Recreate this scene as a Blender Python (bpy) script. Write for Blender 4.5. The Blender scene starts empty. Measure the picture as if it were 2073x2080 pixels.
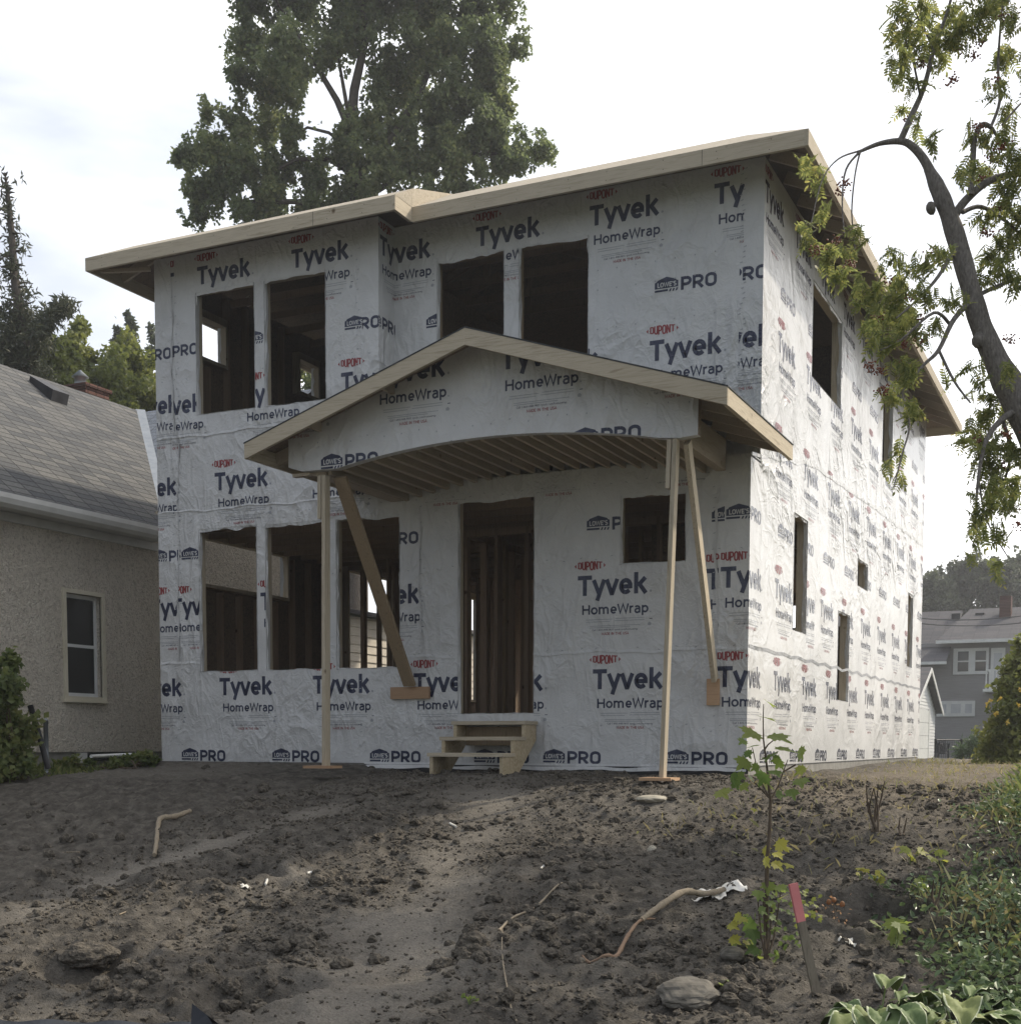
import bpy, math, random
import numpy as np
from mathutils import Vector, Matrix

random.seed(7)
RNG = np.random.default_rng(11)
scene = bpy.context.scene
COL = scene.collection
R = math.radians

# ------------------------------------------------------------------ camera
CAM = np.array([10.696, -12.772, 0.216])
PITCH, YAW, ROLL = -0.071, -0.445, 0.002
FOC, CX, CY = 2662.418, 1015.725, 1700.967          # in pixels of a 2073 x 2080 frame
_cy, _sy, _cp, _sp = math.cos(YAW), math.sin(YAW), math.cos(PITCH), math.sin(PITCH)
FWD = np.array([_sy*_cp, _cy*_cp, _sp]); RGT = np.array([_cy, -_sy, 0.0]); UPV = np.cross(RGT, FWD)
_cr, _sr = math.cos(ROLL), math.sin(ROLL)
RGT, UPV = _cr*RGT + _sr*UPV, -_sr*RGT + _cr*UPV
cam = bpy.data.cameras.new("camera"); cam_o = bpy.data.objects.new("camera", cam); COL.objects.link(cam_o)
cam.sensor_fit = 'HORIZONTAL'; cam.sensor_width = 36.0
cam.lens = FOC/2073*36.0
cam.shift_x = (1036.5-CX)/2073; cam.shift_y = (CY-1040)/2073
cam.clip_start = 0.05; cam.clip_end = 6000
m = Matrix(((RGT[0], UPV[0], -FWD[0], CAM[0]), (RGT[1], UPV[1], -FWD[1], CAM[1]), (RGT[2], UPV[2], -FWD[2], CAM[2]), (0, 0, 0, 1)))
cam_o.matrix_world = m
scene.camera = cam_o

# ------------------------------------------------------------------ light
SUN_EL, SUN_AZ = R(42), R(34)                        # azimuth from +Y towards +X
world = bpy.data.worlds.new("World"); scene.world = world; world.use_nodes = True
wt = world.node_tree; wn = wt.nodes; wl = wt.links
bg = wn['Background']; bg.inputs[1].default_value = 0.1
sky = wn.new('ShaderNodeTexSky'); sky.sky_type = 'NISHITA'; sky.sun_disc = False
sky.sun_elevation = SUN_EL; sky.sun_rotation = SUN_AZ; sky.air_density = 1.0; sky.dust_density = 2.5; sky.ozone_density = 1.0
tc = wn.new('ShaderNodeTexCoord'); mp = wn.new('ShaderNodeMapping'); mp.inputs['Scale'].default_value = (1.2, 1.2, 4.0)
mp.inputs['Rotation'].default_value = (0.2, 0.35, 0.3)
nz = wn.new('ShaderNodeTexNoise'); nz.inputs['Scale'].default_value = 1.6; nz.inputs['Detail'].default_value = 6; nz.inputs['Roughness'].default_value = .52
cr = wn.new('ShaderNodeValToRGB'); cr.color_ramp.elements[0].position = .40; cr.color_ramp.elements[0].color = (.30, .30, .30, 1)
cr.color_ramp.elements[1].position = .60; cr.color_ramp.elements[1].color = (.92, .92, .92, 1)
mx = wn.new('ShaderNodeMix'); mx.data_type = 'RGBA'
# thin cloud is brightest towards the sun and dull away from it
dt = wn.new('ShaderNodeVectorMath'); dt.operation = 'DOT_PRODUCT'
dt.inputs[1].default_value = (math.sin(SUN_AZ)*math.cos(SUN_EL), math.cos(SUN_AZ)*math.cos(SUN_EL), math.sin(SUN_EL))
cl = wn.new('ShaderNodeValToRGB'); ce = cl.color_ramp.elements; ce[0].position = .22; ce[0].color = (.225, .23, .24, 1); ce[1].position = 1.0; ce[1].color = (1, .97, .92, 1)
e_ = ce.new(.60); e_.color = (.315, .337, .375, 1); e_ = ce.new(.80); e_.color = (.78, .78, .79, 1)
mr = wn.new('ShaderNodeMapRange'); mr.inputs[1].default_value = -1; mr.inputs[2].default_value = 1
vm = wn.new('ShaderNodeVectorMath'); vm.operation = 'SCALE'; vm.inputs['Scale'].default_value = 19.0
wl.new(tc.outputs['Generated'], mp.inputs['Vector']); wl.new(mp.outputs[0], nz.inputs['Vector']); wl.new(nz.outputs[0], cr.inputs[0])
wl.new(tc.outputs['Generated'], dt.inputs[0]); wl.new(dt.outputs['Value'], mr.inputs[0]); wl.new(mr.outputs[0], cl.inputs[0]); wl.new(cl.outputs[0], vm.inputs[0])
wl.new(cr.outputs[0], mx.inputs[0]); wl.new(sky.outputs[0], mx.inputs[6]); wl.new(vm.outputs[0], mx.inputs[7])
wl.new(mx.outputs[2], bg.inputs[0])
sun = bpy.data.lights.new("sun", 'SUN'); sun.energy = 3.0; sun.angle = R(1.5); sun.color = (1.0, .90, .74)
sun_o = bpy.data.objects.new("sun", sun); COL.objects.link(sun_o)
sdir = Vector((math.sin(SUN_AZ)*math.cos(SUN_EL), math.cos(SUN_AZ)*math.cos(SUN_EL), math.sin(SUN_EL)))
sun_o.rotation_euler = sdir.to_track_quat('Z', 'Y').to_euler(); sun_o.location = (20, 30, 30)
scene.view_settings.view_transform = 'Standard'; scene.view_settings.look = 'None'
scene.view_settings.exposure = 0.45; scene.view_settings.gamma = 1.0

# ------------------------------------------------------------------ helpers
K = 1.0768          # the measured picture is 1925 wide
def ray(u, v):
    u *= K; v *= K
    return FWD + RGT*((u-CX)/FOC) - UPV*((v-CY)/FOC)
def at(u, v, d):
    return CAM + ray(u, v)*d
def ppx(d):          # metres per measured pixel at distance d
    return d*K/FOC

class MB:
    def __init__(s): s.v = []; s.f = []; s.m = []; s.sm = []
    def poly(s, pts, mi=0, smooth=False):
        n = len(s.v); s.v += [tuple(map(float, p)) for p in pts]; s.f.append(tuple(range(n, n+len(pts)))); s.m.append(mi); s.sm.append(smooth)
    def hexa(s, c, mi=0):       # 8 corners: bottom 4 ccw, top 4 ccw
        n = len(s.v); s.v += [tuple(map(float, p)) for p in c]
        for f in ((3,2,1,0), (4,5,6,7), (0,1,5,4), (1,2,6,5), (2,3,7,6), (3,0,4,7)):
            s.f.append(tuple(n+i for i in f)); s.m.append(mi); s.sm.append(False)
    def box(s, x0, x1, y0, y1, z0, z1, mi=0):
        s.hexa([(x0,y0,z0), (x1,y0,z0), (x1,y1,z0), (x0,y1,z0), (x0,y0,z1), (x1,y0,z1), (x1,y1,z1), (x0,y1,z1)], mi)
    def bar(s, p, q, w, h, side=(1, 0, 0), mi=0):   # w along side, h perpendicular
        p = Vector(p); q = Vector(q); d = (q-p).normalized(); a = Vector(side); a = (a-d*a.dot(d)).normalized(); b = d.cross(a)
        a = a*w/2; b = b*h/2
        s.hexa([p-a-b, p+a-b, p+a+b, p-a+b, q-a-b, q+a-b, q+a+b, q-a+b], mi)
    def tube(s, pts, rad, n=8, mi=0, cap=True):
        pts = [Vector(p) for p in pts]; base = len(s.v); k = len(pts)
        if not hasattr(rad, '__len__'): rad = [rad]*k
        ref = Vector((.13, .31, .94)) if abs((pts[-1]-pts[0]).normalized().z) < .9 else Vector((1, .1, 0))
        for i, p in enumerate(pts):
            d = (pts[min(i+1, k-1)]-pts[max(i-1, 0)]).normalized(); a = d.cross(ref).normalized(); b = d.cross(a)
            for j in range(n):
                t = 2*math.pi*j/n; s.v.append(tuple(p+(a*math.cos(t)+b*math.sin(t))*rad[i]))
        for i in range(k-1):
            for j in range(n):
                s.f.append((base+i*n+j, base+i*n+(j+1) % n, base+(i+1)*n+(j+1) % n, base+(i+1)*n+j)); s.m.append(mi); s.sm.append(True)
        if cap:
            s.f.append(tuple(base+j for j in range(n))); s.m.append(mi); s.sm.append(False)
            s.f.append(tuple(base+(k-1)*n+n-1-j for j in range(n))); s.m.append(mi); s.sm.append(False)
    def blob(s, c, r, seed=0, mi=0, flat=.7, rough=.25, sub=2):
        V, F = ico(sub); rs = np.random.default_rng(seed); ph = rs.uniform(0, 6.28, (4, 3)); fr = rs.uniform(1.2, 3.5, (4, 3))
        n = sum(np.sin(V@fr[i]*1.0+ph[i, 0]) for i in range(4))/4
        W = V*(1+rough*n)[:, None]*np.array([r*rs.uniform(.85, 1.2), r*rs.uniform(.8, 1.1), r*flat]) + np.array(c)
        b = len(s.v); s.v += [tuple(p) for p in W.tolist()]
        for f in F: s.f.append(tuple(int(b+i) for i in f)); s.m.append(mi); s.sm.append(True)
    def build(s, name, mats, parent=None, loc=None):
        me = bpy.data.meshes.new(name); me.from_pydata(s.v, [], s.f); me.update()
        if not isinstance(mats, (list, tuple)): mats = [mats]
        for mm in mats: me.materials.append(mm)
        me.polygons.foreach_set('material_index', s.m); me.polygons.foreach_set('use_smooth', s.sm)
        return link(name, me, parent, loc)

def link(name, me, parent=None, loc=None):
    o = bpy.data.objects.new(name, me); COL.objects.link(o)
    if parent is not None: o.parent = parent
    if loc is not None: o.location = loc
    return o
_ico = {}
def ico(sub):
    if sub in _ico: return _ico[sub]
    import bmesh
    bm = bmesh.new(); bmesh.ops.create_icosphere(bm, subdivisions=sub, radius=1)
    bm.verts.ensure_lookup_table(); V = np.array([v.co[:] for v in bm.verts]); F = np.array([[v.index for v in f.verts] for f in bm.faces]); bm.free()
    _ico[sub] = (V, F); return V, F
def tag(o, label=None, cat=None, group=None, kind=None):
    if label: o['label'] = label
    if cat: o['category'] = cat
    if group: o['group'] = group
    if kind: o['kind'] = kind
    return o
def empty(name, loc, label, cat, group=None):
    o = bpy.data.objects.new(name, None); COL.objects.link(o); o.location = tuple(map(float, loc)); o.empty_display_size = .2
    tag(o, label, cat, group); o['_loc'] = 1
    return o
def fix_parent(o):               # children were modelled in world coordinates
    for c in o.children: c.location = Vector(c.location)-o.location
def mesh_np(name, V, F, mats, parent=None, smooth=False, attr=None, mi=None):
    V = np.asarray(V, np.float32); F = np.asarray(F, np.int32); k = F.shape[1]
    me = bpy.data.meshes.new(name); me.vertices.add(len(V)); me.vertices.foreach_set('co', V.ravel())
    me.loops.add(F.size); me.loops.foreach_set('vertex_index', F.ravel())
    me.polygons.add(len(F)); me.polygons.foreach_set('loop_start', np.arange(0, F.size, k, dtype=np.int32))
    me.polygons.foreach_set('loop_total', np.full(len(F), k, np.int32))
    if not isinstance(mats, (list, tuple)): mats = [mats]
    for mm in mats: me.materials.append(mm)
    if mi is not None: me.polygons.foreach_set('material_index', np.asarray(mi, np.int32))
    me.polygons.foreach_set('use_smooth', np.full(len(F), smooth))
    me.update(calc_edges=True)
    for an, av in (attr or {}).items():
        a = me.attributes.new(an, 'FLOAT', 'POINT'); a.data.foreach_set('value', np.asarray(av, np.float32))
    return link(name, me, parent)

# value noise
_T = np.random.default_rng(3).random((256, 256))
def vn(x, y, o=0):
    x = np.asarray(x)+o*17.3; y = np.asarray(y)+o*31.7
    xi = np.floor(x).astype(int); yi = np.floor(y).astype(int); fx = x-xi; fy = y-yi
    fx = fx*fx*(3-2*fx); fy = fy*fy*(3-2*fy)
    a = _T[xi % 256, yi % 256]; b = _T[(xi+1) % 256, yi % 256]; c = _T[xi % 256, (yi+1) % 256]; d = _T[(xi+1) % 256, (yi+1) % 256]
    return (a*(1-fx)+b*fx)*(1-fy)+(c*(1-fx)+d*fx)*fy
def fbm(x, y, f, n, o=0, g=.5):
    t = 0; a = 1; s = 0
    for i in range(n):
        t = t+a*vn(x*f, y*f, o+i); s += a; a *= g; f *= 2.03
    return t/s

# ------------------------------------------------------------------ materials
def new_mat(name):
    mt = bpy.data.materials.new(name); mt.use_nodes = True; nt = mt.node_tree
    return mt, nt, nt.nodes['Principled BSDF']
def noise_node(nt, scale, detail=5, rough=.55, vec=None, mapping=None, dist=0, kind='Object'):
    n = nt.nodes.new('ShaderNodeTexNoise'); n.inputs['Scale'].default_value = scale; n.inputs['Detail'].default_value = detail
    n.inputs['Roughness'].default_value = rough; n.inputs['Distortion'].default_value = dist
    if vec is None:
        t = nt.nodes.new('ShaderNodeTexCoord'); vec = t.outputs[kind]
    if mapping is not None:
        mp = nt.nodes.new('ShaderNodeMapping'); mp.inputs['Scale'].default_value = mapping; nt.links.new(vec, mp.inputs[0]); vec = mp.outputs[0]
    nt.links.new(vec, n.inputs['Vector']); return n
def ramp(nt, src, stops):
    r = nt.nodes.new('ShaderNodeValToRGB'); e = r.color_ramp.elements
    while len(e) < len(stops): e.new(.5)
    for i, (p, c) in enumerate(stops):
        e[i].position = p; e[i].color = (*c, 1) if len(c) == 3 else c
    nt.links.new(src, r.inputs[0]); return r
def bump(nt, bs, hgt, strength, dist=.01, prev=None):
    b = nt.nodes.new('ShaderNodeBump'); b.inputs['Strength'].default_value = strength; b.inputs['Distance'].default_value = dist
    nt.links.new(hgt, b.inputs['Height'])
    if prev is not None: nt.links.new(prev.outputs[0], b.inputs['Normal'])
    nt.links.new(b.outputs[0], bs.inputs['Normal']); return b
def simple(name, stops, scale=8, rough=.7, bstr=0, bdist=.01, mapping=None, detail=5, spec=.3, dist=0, metal=0):
    mt, nt, bs = new_mat(name)
    n = noise_node(nt, scale, detail, mapping=mapping, dist=dist)
    k = len(stops); st = [(.3+.4*i/max(1, k-1), c) for i, c in enumerate(stops)]
    r = ramp(nt, n.outputs[0], st); nt.links.new(r.outputs[0], bs.inputs['Base Color'])
    bs.inputs['Roughness'].default_value = rough; bs.inputs['Specular IOR Level'].default_value = spec; bs.inputs['Metallic'].default_value = metal
    if bstr: bump(nt, bs, n.outputs[0], bstr, bdist)
    return mt
def mathn(nt, op, a, b=None):
    n = nt.nodes.new('ShaderNodeMath'); n.operation = op
    for i, x in enumerate((a, b)):
        if x is None: continue
        if isinstance(x, (int, float)): n.inputs[i].default_value = x
        else: nt.links.new(x, n.inputs[i])
    return n.outputs[0]

def wrap_mat(name, stops, crinkle, sheen=.42, spec=.5, big=False):
    """spun-plastic house wrap: broad sags plus sharp creases"""
    mt, nt, bs = new_mat(name)
    t = nt.nodes.new('ShaderNodeTexCoord')
    n0 = noise_node(nt, 3.0, 4, vec=t.outputs['Object']); r = ramp(nt, n0.outputs[0], [(.3, stops[0]), (.7, stops[1])])
    nt.links.new(r.outputs[0], bs.inputs['Base Color'])
    bs.inputs['Roughness'].default_value = sheen; bs.inputs['Specular IOR Level'].default_value = spec
    # ridged creases = 1-|2n-1| of a distorted noise, stretched in two directions
    hs = []
    for sc, mpv, rot, w in (((1.1, (1, 1, .9), (.7, .2, .4), 1.25), (2.6, (1, 1, 1.5), (-.6, .3, .2), .55), (6, (1, 1, .8), (.2, .9, 0), .20), (17, (1, 1, 1), (0, 0, 0), .07)) if big else ((.85, (1, 1, .55), (.35, .8, .25), 1.0), (2.2, (1.0, 1.0, .45), (0, .5, .5), .62), (4.5, (1, 1, .55), (.6, -.6, .3), .34), (11, (1, 1, 1), (0, 0, 0), .14))):
        mp = nt.nodes.new('ShaderNodeMapping'); mp.inputs['Scale'].default_value = mpv; mp.inputs['Rotation'].default_value = rot
        nt.links.new(t.outputs['Object'], mp.inputs[0])
        n = noise_node(nt, sc, 2.5, .5, vec=mp.outputs[0], dist=1.1)
        a = mathn(nt, 'ABSOLUTE', mathn(nt, 'SUBTRACT', n.outputs[0], .5)); a = mathn(nt, 'SUBTRACT', .22, a); a = mathn(nt, 'MAXIMUM', a, 0)
        a = mathn(nt, 'POWER', mathn(nt, 'MULTIPLY', a, 4.5), 2.0)
        hs.append(mathn(nt, 'MULTIPLY', a, w))
    # patches of crumple come and go
    pm = noise_node(nt, .9, 2, vec=t.outputs['Object']); pr = ramp(nt, pm.outputs[0], [(.36, (.22,)*3), (.62, (1,)*3)])
    h = hs[0]
    for q_ in hs[1:]: h = mathn(nt, 'ADD', h, q_)
    h = mathn(nt, 'MULTIPLY', h, pr.outputs[0])
    if big:      # the crumpled band sits between the floors; sheets below and above hang flatter
        sz = nt.nodes.new('ShaderNodeSeparateXYZ'); nt.links.new(t.outputs['Object'], sz.inputs[0])
        zn = noise_node(nt, .7, 2, vec=t.outputs['Object']); zz = mathn(nt, 'ADD', sz.outputs[2], mathn(nt, 'MULTIPLY', mathn(nt, 'SUBTRACT', zn.outputs[0], .5), 1.6))
        zr_ = ramp(nt, mathn(nt, 'DIVIDE', zz, 6), [(.0, (.10,)*3), (.40, (.16,)*3), (.52, (.62,)*3), (.68, (.55,)*3), (.80, (.14,)*3), (1, (.12,)*3)])
        h = mathn(nt, 'MULTIPLY', h, zr_.outputs[0])
    sag = noise_node(nt, .8, 1, vec=t.outputs['Object'])
    h = mathn(nt, 'ADD', h, mathn(nt, 'MULTIPLY', sag.outputs[0], 1.2))
    bump(nt, bs, h, crinkle, .045 if big else .075)
    return mt
WRAPC = ((.555, .552, .545), (.615, .612, .603))
M = {}
M['wrap'] = wrap_mat('house_wrap', WRAPC, .5)
M['wrap_side'] = wrap_mat('house_wrap_crumpled', WRAPC, 1.0, .24, .7, True)
NAVY = ((.018, .026, .062), (.026, .034, .075)); RED = ((.25, .035, .038), (.30, .045, .045)); GREYP = ((.30, .31, .33), (.36, .37, .39))
for k_, c_ in (('navy', NAVY), ('red', RED), ('greyp', GREYP)):
    M[k_] = wrap_mat('ink_'+k_, c_, .5); M[k_+'_side'] = wrap_mat('ink_side_'+k_, c_, 1.0, .24, .7, True)

def wood_mat(name, c1, c2, c3=None, grain=(3, 3, 3), scale=9):
    mt, nt, bs = new_mat(name)
    t = nt.nodes.new('ShaderNodeTexCoord')
    oi = nt.nodes.new('ShaderNodeObjectInfo')
    add = nt.nodes.new('ShaderNodeVectorMath'); add.operation = 'ADD'; nt.links.new(t.outputs['Object'], add.inputs[0]); nt.links.new(oi.outputs['Random'], add.inputs[1])
    n = noise_node(nt, scale, 6, .6, vec=add.outputs[0], mapping=grain, dist=.6)
    r = ramp(nt, n.outputs[0], [(.32, c1), (.52, c2), (.7, c3 or c1)])
    kn = nt.nodes.new('ShaderNodeTexVoronoi'); kn.inputs['Scale'].default_value = 3.1; nt.links.new(add.outputs[0], kn.inputs['Vector'])
    kr = ramp(nt, kn.outputs['Distance'], [(.035, (.28, .22, .17)), (.10, (1, 1, 1))])
    mm = nt.nodes.new('ShaderNodeMix'); mm.data_type = 'RGBA'; mm.blend_type = 'MULTIPLY'; mm.inputs[0].default_value = 1
    nt.links.new(r.outputs[0], mm.inputs[6]); nt.links.new(kr.outputs[0], mm.inputs[7])
    va = nt.nodes.new('ShaderNodeHueSaturation'); nt.links.new(mm.outputs[2], va.inputs['Color'])
    nt.links.new(mathn(nt, 'ADD', mathn(nt, 'MULTIPLY', oi.outputs['Random'], .3), .85), va.inputs['Value'])
    nt.links.new(va.outputs[0], bs.inputs['Base Color']); bs.inputs['Roughness'].default_value = .72; bs.inputs['Specular IOR Level'].default_value = .25
    bump(nt, bs, n.outputs[0], .25, .004)
    return mt
PINE = ((.40, .338, .245), (.52, .45, .34), (.32, .262, .182))
M['pine_x'] = wood_mat('pine_lumber_x', *PINE, grain=(.5, 9, 9), scale=5)
M['pine_y'] = wood_mat('pine_lumber_y', *PINE, grain=(9, .5, 9), scale=5)
M['pine_z'] = wood_mat('pine_lumber_z', *PINE, grain=(9, 9, .5), scale=5)
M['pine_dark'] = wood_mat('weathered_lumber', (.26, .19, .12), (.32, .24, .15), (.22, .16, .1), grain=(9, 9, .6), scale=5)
M['joist_y'] = wood_mat('joist_lumber', (.37, .305, .23), (.44, .37, .285), (.32, .26, .195), grain=(9, .5, 9), scale=5)
M['plank'] = wood_mat('reddish_plank', (.40, .25, .15), (.46, .30, .18), (.36, .22, .13), grain=(.6, 8, 8), scale=5)
def osb_mat(name, c1, c2, c3):
    mt, nt, bs = new_mat(name)
    t = nt.nodes.new('ShaderNodeTexCoord'); v = nt.nodes.new('ShaderNodeTexVoronoi'); v.inputs['Scale'].default_value = 22
    n = noise_node(nt, 5, 3, vec=t.outputs['Object']); ad = nt.nodes.new('ShaderNodeVectorMath'); ad.operation = 'ADD'
    nt.links.new(t.outputs['Object'], ad.inputs[0]); nt.links.new(n.outputs['Color'], ad.inputs[1]); nt.links.new(ad.outputs[0], v.inputs['Vector'])
    sep = nt.nodes.new('ShaderNodeSeparateColor'); nt.links.new(v.outputs['Color'], sep.inputs[0])
    r = ramp(nt, sep.outputs[0], [(0, c1), (.5, c2), (1, c3)]); nt.links.new(r.outputs[0], bs.inputs['Base Color'])
    bs.inputs['Roughness'].default_value = .8; bump(nt, bs, sep.outputs[1], .3, .004); return mt
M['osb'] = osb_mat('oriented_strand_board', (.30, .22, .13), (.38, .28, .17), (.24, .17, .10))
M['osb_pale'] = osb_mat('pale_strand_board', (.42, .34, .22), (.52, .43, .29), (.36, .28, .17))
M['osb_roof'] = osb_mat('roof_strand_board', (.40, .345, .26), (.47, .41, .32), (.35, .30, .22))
M['osb_dark'] = osb_mat('dark_strand_board', (.17, .12, .08), (.21, .155, .105), (.13, .095, .065))  # darker strand board for inner faces and undersides
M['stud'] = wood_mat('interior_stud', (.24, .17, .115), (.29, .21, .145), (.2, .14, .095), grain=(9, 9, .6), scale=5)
M['floor'] = simple('subfloor', [(.24, .18, .11), (.3, .22, .14)], 6)
M['concrete'] = simple('concrete', [(.2, .19, .17), (.3, .29, .26)], 7, .9, .5, .01)
M['black'] = simple('black_membrane', [(.012, .012, .013), (.03, .03, .032)], 8, .5, .3, .01)
M['underlay'] = simple('dark_roof_edge', [(.03, .035, .04), (.06, .065, .07)], 8, .8)

# ------------------------------------------------------------------ lettering: ribbons in a unit square, cap height 1
def arc(cx, cy, rx, ry, a0, a1, n=9):
    return [(cx+rx*math.cos(R(a0+(a1-a0)*i/(n-1))), cy+ry*math.sin(R(a0+(a1-a0)*i/(n-1)))) for i in range(n)]
def ell(cx, cy, rx, ry, n=14): return arc(cx, cy, rx, ry, 0, 360, n)
G = {   # glyph: (advance, strokes)
 'T': (.72, [[(.02, .9), (.70, .9)], [(.36, .9), (.36, 0)]]),
 'y': (.62, [[(.07, .77), (.33, .06)], [(.57, .77), (.40, .25), (.24, -.27)]]),
 'v': (.63, [[(.07, .77), (.30, .07), (.34, .07), (.57, .77)]]),
 'e': (.70, [[(.13, .37), (.56, .37), (.56, .47)] + arc(.345, .385, .225, .295, 22, 318, 13)]),
 'k': (.66, [[(.13, 0), (.13, 1.05)], [(.56, .77), (.22, .38)], [(.28, .47), (.59, 0)]]),
 '.': (.2, [[(.03, .03), (.13, .03)]]),
 'H': (.86, [[(.12, 0), (.12, 1)], [(.72, 0), (.72, 1)], [(.12, .52), (.72, .52)]]),
 'o': (.74, [ell(.36, .375, .255, .3)]),
 'm': (1.14, [[(.12, 0), (.12, .77)], [(.12, .52)] + arc(.33, .48, .2, .2, 140, 0, 6) + [(.53, 0)], [(.53, .52)] + arc(.74, .48, .2, .2, 140, 0, 6) + [(.94, 0)]]),
 'W': (1.12, [[(.06, 1), (.28, .05), (.55, .95), (.82, .05), (1.04, 1)]]),
 'r': (.48, [[(.12, 0), (.12, .77)], [(.12, .45)] + arc(.34, .47, .2, .21, 150, 70, 4)]),
 'a': (.68, [arc(.3, .5, .22, .19, 150, 0, 7) + [(.52, 0)], [(.52, .42), (.3, .42)] + arc(.28, .225, .17, .19, 90, 270, 7) + [(.38, .05), (.52, .16)]]),
 'p': (.74, [[(.12, -.27), (.12, .77)], arc(.36, .375, .24, .3, 140, -140, 11)]),
 'D': (.66, [[(.1, .93), (.1, .07), (.3, .07)] + arc(.3, .3, .24, .23, -90, 0, 4) + [(.54, .7)] + arc(.3, .7, .24, .23, 0, 90, 4) + [(.1, .93)]]),
 'U': (.66, [[(.1, 1), (.1, .3)] + arc(.32, .3, .22, .23, 180, 360, 8) + [(.54, 1)]]),
 'P': (.66, [[(.1, 0), (.1, .93), (.32, .93)] + arc(.32, .68, .23, .25, 90, -90, 8) + [(.1, .43)]]),
 'O': (.70, [arc(.34, .7, .24, .23, 0, 180, 7) + arc(.34, .3, .24, .23, 180, 360, 7) + [(.58, .7)]]),
 'N': (.70, [[(.1, 0), (.1, 1)], [(.12, .96), (.56, .04)], [(.58, 0), (.58, 1)]]),
 'L': (.54, [[(.1, 1), (.1, .08), (.5, .08)]]),
 'w': (1.0, [[(.05, 1), (.24, .06), (.47, .9), (.70, .06), (.89, 1)]]),
 'E': (.58, [[(.52, .92), (.1, .92), (.1, .08), (.52, .08)], [(.1, .5), (.46, .5)]]),
 "'": (.22, [[(.1, 1), (.08, .72)]]),
 'S': (.62, [[(.52, .88), (.3, .93)] + arc(.3, .72, .2, .21, 90, 270, 7) + arc(.3, .29, .22, .22, 90, -90, 7) + [(.08, .12)]]),
 'R': (.70, [[(.1, 0), (.1, .93), (.32, .93)] + arc(.32, .68, .23, .25, 90, -90, 8) + [(.1, .43)], [(.3, .43), (.58, 0)]]),
 'M': (.88, [[(.1, 0), (.1, .97), (.41, .2), (.72, .97), (.72, 0)]]),
 'A': (.72, [[(.05, 0), (.34, .97), (.63, 0)], [(.16, .3), (.52, .3)]]),
 'I': (.26, [[(.11, 0), (.11, 1)]]),
 ' ': (.36, []),
}
def ribbon(pts, w):
    pts = [np.array(p) for p in pts]; n = len(pts); L = []; Rr = []
    closed = np.linalg.norm(pts[0]-pts[-1]) < 1e-6 and n > 3
    for i in range(n):
        if closed: a = pts[(i-1) % (n-1)]; b = pts[(i+1) % (n-1)]
        else: a = pts[max(i-1, 0)]; b = pts[min(i+1, n-1)]
        p = pts[i]; d1 = p-a; d2 = b-p
        d1 = d1/np.linalg.norm(d1) if np.linalg.norm(d1) > 1e-9 else d2/np.linalg.norm(d2)
        d2 = d2/np.linalg.norm(d2) if np.linalg.norm(d2) > 1e-9 else d1
        t = d1+d2; nt_ = np.linalg.norm(t)
        t = t/nt_ if nt_ > .2 else d1
        nn = np.array([-t[1], t[0]]); c = max(.5, abs(nn@np.array([-d1[1], d1[0]])))
        L.append(p+nn*w/2/c); Rr.append(p-nn*w/2/c)
    return [[Rr[i], Rr[i+1], L[i+1], L[i]] for i in range(n-1)]
def text_polys(s, x, y, h, width, w=.2, squash=None):
    """polygons (list of (poly, layer)) for text with left x, baseline y, cap height h fitted to width"""
    adv = sum(G[c][0] for c in s); sx = width/adv; out = []; cx_ = 0
    for c in s:
        a, st = G[c]
        for li, pts in enumerate(st):
            # widths stay even under horizontal scaling
            q = [(cx_*sx+px*sx, py*h) for px, py in pts]
            for r_ in ribbon(q, w*h): out.append(([(x+p[0], y+(p[1] if squash is None else squash(p[0], p[1]))) for p in r_], li))
        cx_ += a
    return out
_bf = {}
def bfont(s):
    if s in _bf: return _bf[s]
    cu = bpy.data.curves.new('fine_print', 'FONT'); cu.body = s; cu.resolution_u = 1
    o = bpy.data.objects.new('fine_print', cu); COL.objects.link(o); bpy.context.view_layer.update()
    me = o.evaluated_get(bpy.context.evaluated_depsgraph_get()).to_mesh()
    V = np.array([v.co[:2] for v in me.vertices]); F = [tuple(p.vertices) for p in me.polygons]
    o.evaluated_get(bpy.context.evaluated_depsgraph_get()).to_mesh_clear(); bpy.data.objects.remove(o); bpy.data.curves.remove(cu)
    V = V-V.min(0); V /= V[:, 0].max()
    _bf[s] = [[V[i] for i in f] for f in F]; return _bf[s]
def rect(x0, x1, y0, y1): return [(x0, y0), (x1, y0), (x1, y1), (x0, y1)]
NV, RD, GP, WH = 1, 2, 3, 0
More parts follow.
